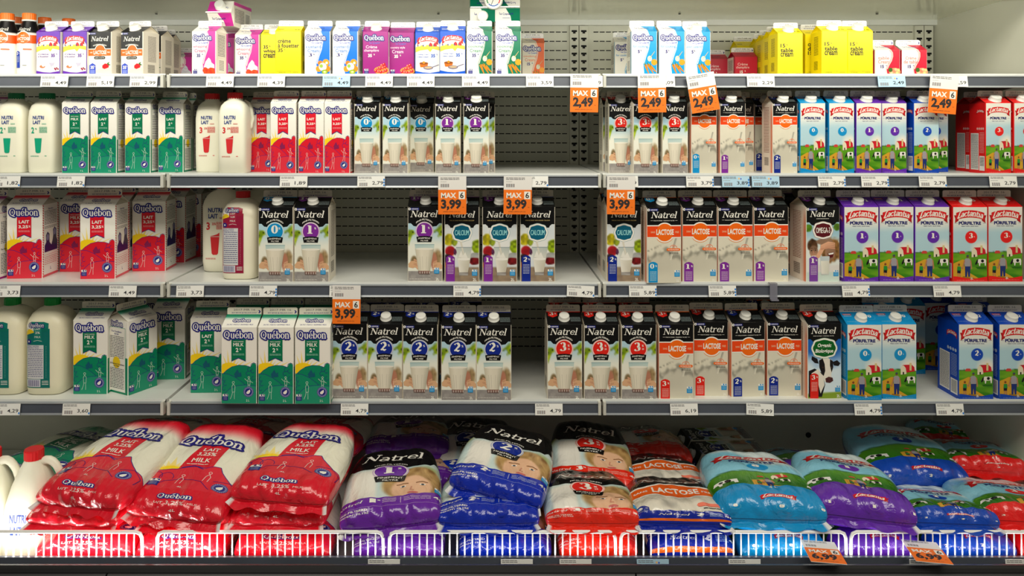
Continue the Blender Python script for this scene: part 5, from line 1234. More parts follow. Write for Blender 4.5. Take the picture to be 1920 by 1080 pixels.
# ------------------------------------------------------------------ stock on the shelves
# (design, centre of the front face in photo pixels, distance behind the shelf edge, turn in degrees, behind-the-front-row flag)
ROWS = [
 [('LP', 90, .02, -6, 0), ('LP', 140, .02, -6, 0), ('NC', 187, .02, -9, 0), ('NC', 247, .02, -13, 0), ('NC', 281, .115, -6, 1), ('NC', 298, .205, -3, 1), ('QWs', 339, .27, 0, 0),
  ('QW', 382, .01, -8, 0), ('QW', 418, .17, -5, 1), ('QW', 463, .085, -3, 0), ('YW', 512, .085, 0, 0), ('YF', 540, .008, 0, 0), ('QU', 595, .01, 0, 0), ('QU', 647, .01, -3, 0), ('QU', 662, .09, 0, 1),
  ('QM', 704, .015, 0, 0), ('QMn', 753, .04, 0, 0), ('LB', 802, .03, 0, 0), ('LB', 848.5, .006, 0, 0), ('QG', 899, .01, 0, 0), ('QG', 953, .01, 0, 0), ('QO', 1000, .30, 0, 0),
  ('QL', 1174, .27, 0, 1), ('QL', 1208, .01, 0, 0), ('QL', 1260, .01, 0, 0), ('QLc', 1308.5, .02, 0, 0), ('QR', 1345, .33, 0, 0), ('QR', 1399, .26, 0, 0),
  ('YD', 1402, .39, 0, 1), ('YD', 1441, .31, 0, 1), ('YD', 1453, .22, 0, 1), ('YD', 1468, .135, 0, 1), ('YT', 1482, .05, 0, 0), ('YD', 1533, .09, 0, 1), ('YT', 1565, .004, 0, 0), ('YT', 1613, .01, 0, 0), ('QT', 1664, .05, 0, 0), ('QTf', 1715, .05, 0, 0)],
 [('Q1LM', -18, .05, 0, 0), ('Q1LG', 141, .03, 7, 0), ('Q1LGL', 194, .03, 4, 0), ('Q1LGL', 258, .045, 2, 0), ('Q1LGL', 320, .07, 2, 0), ('Q1LGL', 217, .12, 0, 1), ('Q1LGL', 281, .14, 0, 1), ('Q1LGL', 338, .16, 0, 1),
  ('Q1LR', 491, .085, 0, 0), ('Q1LR', 531, .01, 0, 0), ('Q1LR', 583, .01, 0, 0), ('Q1LR', 632, .01, 0, 0), ('Q1LR', 545, .10, 0, 1), ('Q1LR', 596, .10, 0, 1), ('Q1LR', 643, .10, 0, 1),
  ('N1L0', 688, .02, 0, 0), ('N1L0', 741, .02, 0, 0), ('N1L0', 790, .09, 0, 1), ('N1L1', 840, .02, 0, 0), ('N1L1', 893, .005, 0, 0), ('N1L1', 905, .09, 0, 1),
  ('N1L3', 1153, .12, 0, 1), ('N1L3', 1165, .04, 0, 0), ('N1L3', 1211, .01, 4, 0), ('N1L3', 1266, .01, 0, 0), ('X1L0', 1320, .01, 0, 0), ('X1L1', 1374, .01, 0, 0), ('X1L1', 1391, .09, 0, 1), ('X1L2', 1438, .12, 0, 1), ('X1L2', 1472, .01, 3, 0),
  ('P1L0', 1524, .01, 0, 0), ('P1L0', 1578, .01, 0, 0), ('P1L1', 1629, .01, 0, 0), ('P1L1', 1676.5, .02, 0, 0), ('P1L2', 1737, .01, 0, 0), ('P1L2', 1755, .09, 0, 1), ('P1L3', 1845, .09, 3, 1), ('P1L3', 1872, .005, 0, 0), ('P1L3', 1925, .005, 0, 0)],
 [('Q2LM', -38, .03, 0, 0), ('Q2LR', 46, .055, 5, 0), ('Q2LRM', 142, .15, 0, 1), ('Q2LR', 183, .05, 4, 0), ('Q2LR', 210, .155, 0, 1), ('Q2LR', 279, .16, 4, 0), ('Q2LRM', 318, .30, 0, 1), ('Q2LR', 350, .396, 0, 1),
  ('N2L0', 517, .008, 0, 0), ('N2L1', 584, .01, 0, 0), ('N2L1', 797, .02, 0, 0), ('C2L1', 866, .012, 0, 0), ('C2L1', 937, .012, 0, 0), ('C2L2', 1008, .015, 0, 0), ('N2L1', 806, .125, 0, 1),
  ('C2L2', 1170, .015, 0, 0), ('X2L0', 1160, .12, 0, 1), ('X2L0', 1245, -.004, 3, 0), ('X2L1', 1312, .008, 0, 0), ('X2L1', 1379, .008, 0, 0), ('X2L1', 1446, .016, 0, 0), ('N2L1', 1466, .13, 0, 1), ('O2L', 1543, .012, 4, 0),
  ('P2L1', 1615, .008, 0, 0), ('P2L1', 1681, .015, 0, 0), ('P2L1', 1748, .012, 0, 0), ('P2L3', 1819, .008, 0, 0), ('P2L3', 1885, .015, 0, 0)],
 [('Q2LG', 169, .045, 0, 0), ('Q2LG', 316, .165, 3, 0), ('Q2LGL', 389, .055, 2, 0), ('Q2LG', 448, -.026, 0, 0), ('Q2LG', 517, -.028, 0, 0), ('Q2LG', 586, -.028, 0, 0), ('Q2LGL', 465, .085, 0, 1), ('Q2LGL', 531, .085, 0, 1), ('Q2LGL', 596, .085, 0, 1), ('Q2LG', 205, .30, 0, 1), ('Q2LG', 268, .30, 0, 1),
  ('N2L2', 656, .008, 0, 0), ('N2L2', 722, .008, 0, 0), ('N2L2', 788, .003, 0, 0), ('N2L2', 860, .0, 0, 0), ('N2L2', 926, .0, 0, 0), ('N2L2', 680, .11, 0, 1), ('N2L2', 744, .11, 0, 1), ('N2L2', 808, .11, 0, 1), ('N2L2', 872, .12, 0, 1),
  ('N2L3', 1059, .005, 0, 0), ('N2L3', 1128, .004, 0, 0), ('N2L3', 1198, .004, 0, 0), ('N2L3', 1062, .11, 0, 1), ('N2L3', 1127, .11, 0, 1), ('N2L3', 1193, .11, 0, 1), ('X2L3', 1268, .006, 0, 0), ('X2L3', 1333, .03, 0, 0), ('X2L2', 1403, .025, 5, 0), ('X2L2', 1471, .03, 0, 0), ('X2L2', 1440, .145, 0, 1),
  ('B2L', 1546, .01, 3, 0), ('P2L0', 1621, .0, 0, 0), ('P2L0', 1686, .004, 0, 0), ('P2L0', 1662, .11, 0, 1), ('P2L0', 1706, .215, 0, 1), ('P2L2', 1762, .25, 0, 1), ('P2L2', 1830, .003, 0, 0), ('P2L2', 1906, .003, 0, 0), ('P2L2', 1840, .12, 0, 1)],
]
ORDN = ['first', 'second', 'third', 'fourth', 'fifth', 'sixth', 'seventh']
def ordinal_label(desc, i, n, behind, shelf, what='front'):
    place = f'in the back row, {ORD[shelf]} shelf' if behind else f'on the {ORD[shelf]} shelf'
    if n == 1: return f'{desc}, {place}'
    if i == 0: o = 'leftmost'
    elif i == n - 1: o = 'rightmost'
    elif n == 3: o = 'middle one'
    else: o = f'{ORDN[i]} from left'
    return f'{desc}, {o} {place}'
DESW = {}
for si, row in enumerate(ROWS):
    cnt = {}
    for it in sorted(row, key=lambda q: q[1]): cnt.setdefault((DES[it[0]]['desc'], it[4]), []).append(it)
    for it in row:
        key, cx, d, rot, beh = it
        D = DES[key]; grp = cnt[(D['desc'], beh)]
        lab = ordinal_label(D['desc'], [id(q) for q in grp].index(id(it)), len(grp), beh, si)
        Y = YF + d; X = world_x(cx, Y); a = math.radians(rot); h = D['w'] / 2
        loc = (X + h * -math.sin(a), Y + h * math.cos(a), ZS[si])
        carton(key, loc, a, lab, f'{D["desc"].split(" carton")[0]} cartons on the {ORD[si]} shelf')
# one carton turned to show its side panel, fourth shelf
Y = 2.135; carton('Q2LG', (world_x(247, Y), Y, ZS[3]), math.radians(62), 'green and white milk carton turned sideways, text panel facing out, on the fourth shelf', 'green and white milk cartons on the fourth shelf')
# cream cartons lying on top of the front row, gable towards the aisle
def lying(key, px, Yc, z, spin, yaw, label, group, pitch=90):
    r = carton(key, (0, 0, 0), 0, label, group)
    M = Matrix.Rotation(math.radians(yaw), 4, 'Z') @ Matrix.Rotation(math.radians(pitch), 4, 'X') @ Matrix.Rotation(math.radians(spin), 4, 'Z')
    r.rotation_euler = M.to_euler(); r.location = (world_x(px, Yc), Yc, z)
    return r
lying('QWc', 450, 2.235, 1.862, 180, -6, 'white and magenta whipping cream carton lying on top of the others, cap upward', 'white and magenta cream cartons on the top shelf', 89)
lying('QGc', 905, 2.235, 1.870, 0, 0, 'white and green cooking cream carton with cap lying on its face under the thermometer', 'white and green cream cartons on the top shelf', 87)
lying('QG', 952, 2.235, 1.871, 0, -2, 'capless white and green cooking cream carton lying on top beside the thermometer', 'white and green cream cartons on the top shelf', 87)

for i, (cx, d) in enumerate(((14, .035), (55, .035))):
    bottle((world_x(cx, YF + d + .03), YF + d + .03, ZS[0]), 0, ['orange-capped milk bottle at the left end of the top shelf front', 'orange-capped milk bottle beside the first purple cream carton on top shelf'][i], 'orange-capped milk bottles')
for i, (cx, d) in enumerate(((33, .11), (84, .115), (105, .20), (129, .14), (150, .235))):
    bottle((world_x(cx, YF + d + .03), YF + d + .03, ZS[0]), 0, 'orange-capped milk bottle in the back rows of the top shelf, ' + ['farthest left', 'second from left', 'third from left', 'fourth from left', 'farthest right'][i], 'orange-capped milk bottles')
def jug_at(key, cx, Yc, si, rot, label, group, scale=1.0): jug(key, (world_x(cx, Yc), Yc, ZS[si]), math.radians(rot), label, group, scale)
jug_at('J1G', 31, 2.115, 1, 0, 'small white milk jug with green cap and green glass print, left one', 'small green-capped jugs')
jug_at('J1G', 88.5, 2.115, 1, 0, 'small white milk jug with green cap and green glass print, right one', 'small green-capped jugs')
jug_at('J1R', 398, 2.145, 1, 0, 'small white milk jug with red cap on second shelf, left one', 'small red-capped jugs')
jug_at('J1R', 441, 2.085, 1, 0, 'small white milk jug with red cap on second shelf, right one', 'small red-capped jugs')
jug_at('J2R', 421, 2.235, 2, 0, 'large white milk jug with red glass print on the third shelf', 'red-capped jugs on the third shelf')
jug_at('J2Q', 456, 2.125, 2, 0, 'cream-coloured milk jug with red cap and nutrition label on third shelf', 'red-capped jugs on the third shelf', .93)
jug_at('J2R', 496, 2.345, 2, 0, 'white milk jug in the back row of the third shelf, only red cap visible', 'red-capped jugs on the third shelf')
for cx, Yc, l in ((24, 2.125, 'left one in front on fourth shelf'), (99, 2.125, 'right one in front on fourth shelf'), (64, 2.245, 'right one in the back row'), (-10, 2.245, 'left one in the back row')):
    jug_at('J2G', cx, Yc, 3, 0, 'cream milk jug with green cap and label, ' + l, 'green-capped jugs on the fourth shelf')

# dial thermometer hanging from the canopy edge
r = link('dial_thermometer', None, label='round white dial thermometer hanging from the canopy above the green cream cartons', cat='thermometer', loc=(world_x(925, 2.085), 2.085, 1.898))
RX = Matrix.Rotation(math.pi / 2, 4, 'X')
mb = MB(); mb.lathe([(.025, -.010), (.0268, -.008), (.0268, .002), (.0255, .004), (.0245, .002)], 40, 0, RX); link('case', mb.mesh('case', ['bracket_steel'], True), r)
V, Fc, C = [], [], []; a = Art(1.0); a.disc(.5, .5, .5, WH, 0, n=32)
for t0, t1, c in ((.8, 2.2, (.1, .55, .3)), (-2.2, -.9, (.85, .15, .2)), (2.3, 4.0, (.2, .4, .7))): a.stroke([(.5 - .36 * math.sin(t), .5 - .36 * math.cos(t) * -1 * -1) for t in np.linspace(t0, t1, 10)], .06, c, 1, False)
for i in range(24): t = i / 24 * 6.283; a.stroke([(.5 + .44 * math.cos(t), .5 + .44 * math.sin(t)), (.5 + .47 * math.cos(t), .5 + .47 * math.sin(t))], .01, (.2, .2, .2), 1, False)
a.stroke([(.5, .5), (.38, .80)], .03, (.1, .1, .1), 2)
bake_art(V, Fc, C, a, lambda x, y, l: ((x - .5) * .049, -.0045 - l, (.5 - y) * .049)); link('dial_face', mesh_from('dial_face', V, Fc, ['printed_paper'], ink=C), r)
mb = MB(); mb.tube([(.022, .0, .010), (.030, .004, .016), (.036, .008, .030)], .0015, 6); link('hanger_wire', mb.mesh('hanger_wire', ['bracket_steel']), r)

# ------------------------------------------------------------------ price tags
TAGS = [
 [(103, '4,49'), (189, '5,19'), (270, '2,99'), (413, '4,49'), (509, '4,39'), (631, '4,49', 'b'), (711, '4,49'), (789, '4,49'), (892, '4,49'), (1012, '3,59'), (1104, '2,49', 'r'), (1239, '2,09', 'r'), (1426, '2,29'), (1671, '2,49', 'b'), (1787, '2,59', 'r')],
 [(13, '1,82', 1), (134, '1,82', 1), (551, '1,89', 'c0'), (696, '2,79', 3), (1002, '2,79', 1), (1170, '2,79', 'r'), (1312, '3,79', 3), (1379, '3,89', 'b3'), (1435, '3,89', 'b'), (1559, '2,79', 3), (1640, '2,79', 3), (1748, '2,79', 1), (1880, '2,79')],
 [(13, '3,73'), (231, '4,49'), (357, '3,73'), (494, '4,79', 3), (644, '4,79', 'r'), (876, '4,79', 3), (1089, '4,79', 't1'), (1205, '5,89', 3), (1354, '5,89', 3), (1604, '4,79', 3), (1775, '4,79')],
 [(13, '4,29', 1), (144, '3,60', 1), (665, '4,79', 1), (1029, '4,79'), (1282, '6,19'), (1425, '5,89', 't0'), (1627, '4,79', 3), (1780, '4,79', 1)]]
def price_tag(loc, rotx, rotz, text, blue, mark, label, group):
    k = (text, blue, mark)
    if k not in TM: TM[k] = tag_mesh(text, blue, mark)
    return link('price_tag', TM[k], label=label, cat='price tag', group=group, loc=loc, rot=(rotx, rotz, 0))
for si, row in enumerate(TAGS):
    for i, t in enumerate(row):
        cx, text = t[0], t[1]; o = t[2] if len(t) > 2 else 0
        blue = isinstance(o, str) and 'b' in o; mark = o if isinstance(o, int) else (3 if o == 'b3' else 1 if o == 't1' else 0)
        tilt = .05 if isinstance(o, str) and o.startswith('t') else random.Random(cx).uniform(-.012, .012)
        lab = f'{"light blue" if blue else "white"} price tag reading {text}, '
        same = [q for q in row if q[1] == text and (len(q) > 2 and isinstance(q[2], str) and 'b' in q[2]) == blue]
        if len(same) > 1: lab += f'{"leftmost" if same[0] is t else "rightmost" if same[-1] is t else ORDN[same.index(t)] + " from left"} on the {ORD[si]} rail'
        else: lab += f'on the {ORD[si]} shelf rail'
        if isinstance(o, str) and o == 'r': lab += ', partly covered'
        Y = YF - .0125
        price_tag((world_x(cx, Y), Y - (.001 if o == 'r' else 0), ZS[si] - .0052), -.16, tilt, text, blue, mark, lab, f'price tags on the {ORD[si]} rail')
PROMO = {}
def promo(cx, ytop, Y, tilt, price, label, pitch=0.0, group='orange promotion tags on the shelf rails'):
    if price not in PROMO: PROMO[price] = promo_mesh(price)
    link('promotion_tag', PROMO[price], label=label, cat='promotion tag', group=group, loc=(world_x(cx, Y), Y, world_z(ytop, Y)), rot=(Matrix.Rotation(pitch, 4, 'X') @ Matrix.Rotation(math.radians(tilt), 4, 'Y')).to_euler())
YP = YF - .0195
promo(1096, 138.5, YP, .8, '2,49', 'orange tag reading MAX 6 2,49 hanging above the empty gap, leftmost on top rail')
promo(1222, 139, YP, -.8, '2,49', 'orange tag reading MAX 6 2,49 below the light blue cream cartons')
promo(1312, 138, YP - .002, -9.5, '2,49', 'orange tag reading MAX 6 2,49 tilted, with its right side raised')
promo(1771, 141, YP, 4.5, '2,49', 'orange tag reading MAX 6 2,49 at the right end of the top rail')
promo(848, 330, YP, .0, '3,99', 'orange tag reading MAX 6 3,99 left one on the middle bay second rail')
promo(971, 330, YP, .5, '3,99', 'orange tag reading MAX 6 3,99 right one on the middle bay second rail')
promo(1164.5, 330, YP, .5, '3,99', 'orange tag reading MAX 6 3,99 over the teal badge carton beside the divider')
promo(650, 535, YP, .5, '3,99', 'orange tag reading MAX 6 3,99 on the third rail, lowest of those tags')
YL = 1.768
promo(1532, 1014.5, YL, 10, '6,99', 'faded orange tag reading 6,99 leaning on the wire guard below the purple bag', pitch=-1.64, group='orange tags on the bin lip')
promo(1722, 1014.5, YL, 12, '6,99', 'faded orange tag reading 6,99 leaning on the wire guard below the dark blue bag', pitch=-1.64, group='orange tags on the bin lip')
for cx, tx, b, l in ((720, '6,79', 0, 'below the purple bags'), (969, '6,79', 0, 'below the dark blue bags'), (1079, '6,79', 0, 'below the orange-red bags'), (1224, '9,99', 1, 'below the lactose free bags'), (1396, '6,79', 0, 'below the light blue bags'), (1735, '6,79', 0, 'half hidden by the right orange tag'), (1915, '6,79', 0, 'at the right end')):
    price_tag((world_x(cx, 1.742), 1.7425, .5445), -.1, 0, tx, bool(b), 0, f'{"light blue" if b else "white"} price tag in the bin lip {l}', 'price tags in the bin lip')
# empty plastic clip on the third rail
mb = MB(); mb.box(-.010, .010, -.002, .0, -.036, .004); mb.box(-.010, .010, -.012, -.002, -.040, -.036); mb.box(-.010, .010, -.002, .012, .004, .006)
link('tag_clip', mb.mesh('tag_clip', ['clear_clip']), label='empty clear plastic tag clip on the third rail below the maroon badge carton', cat='clip', loc=(world_x(1450, YF - .014), YF - .015, ZS[2] - .004))
# ------------------------------------------------------------------ milk bags
def child_bg(V0, band):
    def fn(X, Y):
        c = mixc((.72, .83, .84), (.90, .91, .86), vnoise(X, Y, 3, 3))
        g = sstep(.4, .7, vnoise(X, Y, 5, 8)) * sstep(.35, .05, np.minimum(X, 1 - X))
        c = mixc(c, (.55, .60, .22), g * .9)
        c = mixc(c, (.92, .91, .87), sstep(.13, .09, np.abs(X - .27)) * sstep(.5, .6, Y))
        n = vnoise(X * 2, Y, 14, 5)
        hair = sstep(.30, .25, np.hypot((X - .70), (Y - .86) * .95)); c = mixc(c, mixc((.50, .36, .20), (.80, .66, .42), n), hair)
        face = sstep(.18, .155, np.hypot((X - .67), (Y - .94) * .80)); c = mixc(c, (.90, .72, .58), face)
        return c
    return fn
def bag_natrel(d, H=1.62):
    def f():
        a = Art(H); col = {'1': (.40, .14, .62), '2': (.03, .16, .66), '3': (.90, .16, .08)}[d]
        a.grid(0, 1, 0, H, 60, 96, child_bg(H, col), 0)
        a.poly([(0, 0), (0, .40), (.07, .44), (.13, .42), (.17, .50), (.28, .53), (.5, .55), (.72, .53), (.83, .50), (.87, .42), (.93, .44), (1, .40), (1, 0)], BLACK, 1)
        natrel_logo(a, .5, .26, .56, 3); round_badge(a, .49, .62, .135, d, 3, col=(.40, .14, .62) if d == '1' else None)
        for x in (.60, .76): a.disc(x, .90, .026, (.95, .93, .9), 3, n=10, ry=.015); a.disc(x, .90, .014, (.22, .26, .30), 4, n=8); a.stroke([(x - .05, .86), (x, .845), (x + .04, .86)], .012, (.55, .38, .24), 3)
        a.stroke([(.67, .92), (.66, .98), (.69, .985)], .012, (.80, .56, .46), 3, False); a.disc(.68, 1.035, .045, (.80, .42, .40), 3, n=12, ry=.018)
        milk_mark(a, .86, .93, .08, SKYB, 5)
        a.poly([(0, 1.06), (.3, 1.09), (.6, 1.08), (1, 1.02), (1, H), (0, H)], col, 6)
        natrel_logo(a, .17, 1.19, .22, 7); a.logo(d, .36, 1.18, .06, .14, WH, 7, T=.2, t=.05); a.text('%', .41, 1.15, .03, WH, 7)
        a.lines(.44, 1.13, .56, 1.24, 3, mix3(col, WH, .6), 7, words=2); a.stroke([(.585, 1.12), (.585, 1.26)], .006, mix3(col, WH, .6), 7, False); a.lines(.61, 1.13, .83, 1.23, 3, mix3(col, WH, .6), 7, words=3)
        a.text('4L', .90, 1.16, .07, WH, 7, bold=.02); a.stroke([(.05, 1.29), (.95, 1.29)], .006, mix3(col, WH, .5), 7, False)
        a.text('FINE-FILTERED', .2, 1.335, .035, WH, 7, w=.24); a.text('FINEMENT FILTRÉ', .2, 1.385, .035, WH, 7, w=.26)
        return a, col
    return f
def bag_lactose(H=1.62):
    a = Art(H); a.grid(0, 1, 0, H, 44, 70, lambda X, Y: mixc((.88, .86, .80), (.66, .65, .61), sstep(.55, .85, vnoise(X, Y, 5, 3)) * sstep(.8, 1.0, Y)), 0)
    a.poly([(0, 0), (0, .5), (.3, .5), (.38, .44), (.5, .41), (.62, .44), (.7, .5), (1, .5), (1, 0)], BLACK, 1); natrel_logo(a, .5, .28, .54, 2)
    e = [(0, .53), (.3, .53), (.4, .46), (.5, .44), (.6, .46), (.7, .53), (1, .53)]
    a.poly([(x, y - .04) for x, y in e] + [(1, .78), (.7, .78), (.6, .83), (.5, .85), (.4, .83), (.3, .78), (0, .78)], WH, 3)
    a.poly(e + [(1, .74), (.7, .74), (.6, .79), (.5, .81), (.4, .79), (.3, .74), (0, .74)], (.93, .38, .08), 4)
    a.text('LACTOSE', .5, .63, .14, WH, 5, w=.40, bold=.03); a.text('SANS', .2, .63, .04, WH, 5); a.text('FREE', .78, .63, .04, WH, 5)
    a.stroke([(.66, 1.0), (.86, 1.0)], .06, (.95, .5, .4), 5); a.lines(.68, 1.05, .85, 1.09, 2, (.3, .3, .3), 5, words=3)
    pct_tag(a, .08, .22, 1.02, 1.22, '2', 5)
    a.rect(0, 1.18, 1, H, (.03, .14, .60), 6); a.rect(0, 1.45, 1, 1.54, (.93, .42, .10), 7); natrel_logo(a, .42, 1.32, .26, 8); a.logo('2', .64, 1.31, .07, .15, WH, 8, T=.2, t=.05); a.text('4L', .90, 1.30, .07, WH, 8)
    a.lines(.72, 1.25, .84, 1.38, 4, (.6, .7, .9), 8, words=2)
    return a, (.03, .14, .60)
def bag_lact(d, H=1.62):
    def f():
        a = Art(H); col = LCOL[d]
        def fn(X, Y):
            c = mixc((.50, .78, .88), (.86, .94, .95), sstep(.35, .7, vnoise(X, Y, 3, 9)) * sstep(.9, .5, Y) + .1)
            hz = .80 - .07 * np.sin(X * 3.1); g = mixc((.36, .60, .10), (.16, .42, .05), sstep(0, .3, Y - hz + .1 * vnoise(X, Y, 5, 1)))
            c = mixc(c, g, sstep(-.008, .008, Y - hz)); return mixc(c, (.12, .32, .08), sstep(.02, .01, np.abs(Y - hz) + .012 * vnoise(X, Y, 22, 3)) * .7)
        a.grid(0, 1, 0, H, 50, 80, fn, 0)
        lact_logo(a, .5, .33, .60, 2); a.text('PÜRFILTRE', .5, .47, .075, (.08, .16, .45), 2, w=.36, bold=.05); a.text('FRESH TASTE • GOÛT FRAIS', .5, .525, .02, (.08, .16, .45), 2, w=.3)
        a.disc(.52, .62, .085, mix3(col, WH, .2), 2, ry=.07); a.disc(.52, .62, .078, col, 3, ry=.063); a.logo(d, .51, .612, .05, .09, WH, 4, T=.2, t=.06)
        farm(a, 1, 2, sc=.42, f=lambda x, y: (.42 + x * .30, .48 + y * .26))
        for x, y, q in ((.22, .93, .09), (.90, .96, .07)):
            a.poly([(x - q, y - .03), (x - .5 * q, y - .045), (x + q, y - .03), (x + q, y + .045), (x + .7 * q, y + .045), (x + .65 * q, y + .01), (x - .3 * q, y + .01), (x - .35 * q, y + .045), (x - .6 * q, y + .045), (x - .7 * q, y + .01), (x - 1.2 * q, y + .02)], (.92, .92, .9), 3); a.disc(x + .2 * q, y - .01, q * .3, BLACK, 4, n=8); a.disc(x - .4 * q, y - .015, q * .2, BLACK, 4, n=8)
        p = [(i / 14, 1.06 - .05 * math.sin(i / 14 * math.pi)) for i in range(15)]
        a.poly(p + [(1, H), (0, H)], col, 8); a.text('4 L', .55, 1.045, .035, WH, 9)
        lact_logo(a, .55, 1.27, .26, 9)
        for x in (.22, .56, .88): a.disc(x, 1.44, .045, mix3(col, WH, .3), 9, n=16); a.disc(x, 1.44, .04, col, 10, n=16); a.logo(d, x, 1.435, .035, .06, WH, 11, T=.2, t=.06)
        return a, col
    return f
def bag_quebon(col, pct, H=1.62):
    def f():
        a = Art(H); a.grid(0, 1, 0, H, 44, 70, lambda X, Y: mixc(col, (.93, .92, .84), sstep(.03, .22, Y)), 0)
        sun(a, .30, .90, .17, 1, L=.32)
        quebon_logo(a, .48, .30, .62, 8, bend=.03)
        a.poly([(.42, .36), (.68, .36), (.64, .86), (.34, .86)], col if col != GREEN else (0, .45, .3), 2)
        a.text('LAIT', .54, .46, .06, WH, 4, w=.15, bold=.02); a.text(pct, .525, .55, .07, WH, 4, w=.17, bold=.02); a.text('MILK', .51, .65, .065, WH, 4, w=.17, bold=.02); a.lines(.40, .71, .6, .73, 1, WH, 4, words=4)
        e = [(0, .92), (.06, .86), (.14, .84), (.22, .84), (.35, .80), (.45, .76), (.52, .75), (.60, .78), (.66, .74), (.72, .74), (.75, .80), (.80, .86), (.86, .92), (.92, .93), (1, .98)]
        a.poly(e + [(1, H), (0, H)], mix3(col, WH, .08), 3); a.stroke(e, .007, NAVY, 4, False)
        dk = (.30, .10, .42) if col != GREEN else NAVY
        for c in (.1, .2, .3): a.stroke([(c + .1 * math.cos(t) * .6, .94 + .07 * math.sin(t)) for t in np.linspace(2.6, 6.5, 10)], .006, dk, 5, False)
        a.stroke([(.2, 1.12), (.3, 1.0), (.45, .95), (.62, .98), (.72, 1.08)], .007, dk, 5, False); a.stroke([(.72, .95), (.85, .92), (.94, .98), (.92, 1.1)], .007, dk, 5, False)
        a.stroke([(.38, .78), (.48, .74), (.58, .79)], .009, NAVY, 5, False)
        pk = mix3(col, WH, .8)
        for x, y in ((.44, .90), (.66, .84)):
            a.stroke([(x + .014 * math.cos(t), y + .016 * math.sin(t)) for t in np.linspace(0, 6.28, 8)], .006, pk, 6, False); a.stroke([(x, y + .02), (x - .02, y + .06), (x - .03, y + .13)], .006, pk, 6, False); a.stroke([(x, y + .02), (x + .02, y + .06), (x + .01, y + .13)], .006, pk, 6, False)
        milk_mark(a, .17, .98, .10, NAVY, 6); drop_seal(a, .80, 1.03, .07, 6); a.text('4L', .47, 1.09, .035, mix3(col, WH, .8), 6)
        a.rect(0, 1.14, 1, H, col, 7)
        quebon_logo(a, .48, 1.30, .30, 8); a.text('LAIT', .36, 1.40, .035, mix3(col, WH, .85), 8); a.text(pct, .51, 1.40, .065, mix3(col, WH, .85), 8, w=.16)
        a.text('MILK', .66, 1.40, .03, mix3(col, WH, .85), 8, bold=0.0); a.text('4L', .5, 1.50, .035, mix3(col, WH, .85), 8)
        return a, col
    return f
BAGD = {'QR': (bag_quebon(RED, '3,25%'), 'red and white milk bag'), 'QG': (bag_quebon(GREEN, '2%'), 'green and white milk bag'),
        'N1': (bag_natrel('1'), 'black milk bag with purple band'), 'N2': (bag_natrel('2'), 'black milk bag with dark blue band'), 'N3': (bag_natrel('3'), 'black milk bag with orange-red band'),
        'NX': (bag_lactose, 'black and orange lactose-free milk bag'), 'L0': (bag_lact('0'), 'light blue meadow milk bag'), 'L1': (bag_lact('1'), 'purple meadow milk bag'), 'L2': (bag_lact('2'), 'dark blue meadow milk bag'), 'L3': (bag_lact('3'), 'red meadow milk bag')}
for k_ in ('NX', 'N3', 'L2', 'L3'): BAGD[k_ + 'c'] = BAGD[k_]      # bags lying so that the picture, not the band, faces out
BGM = {}
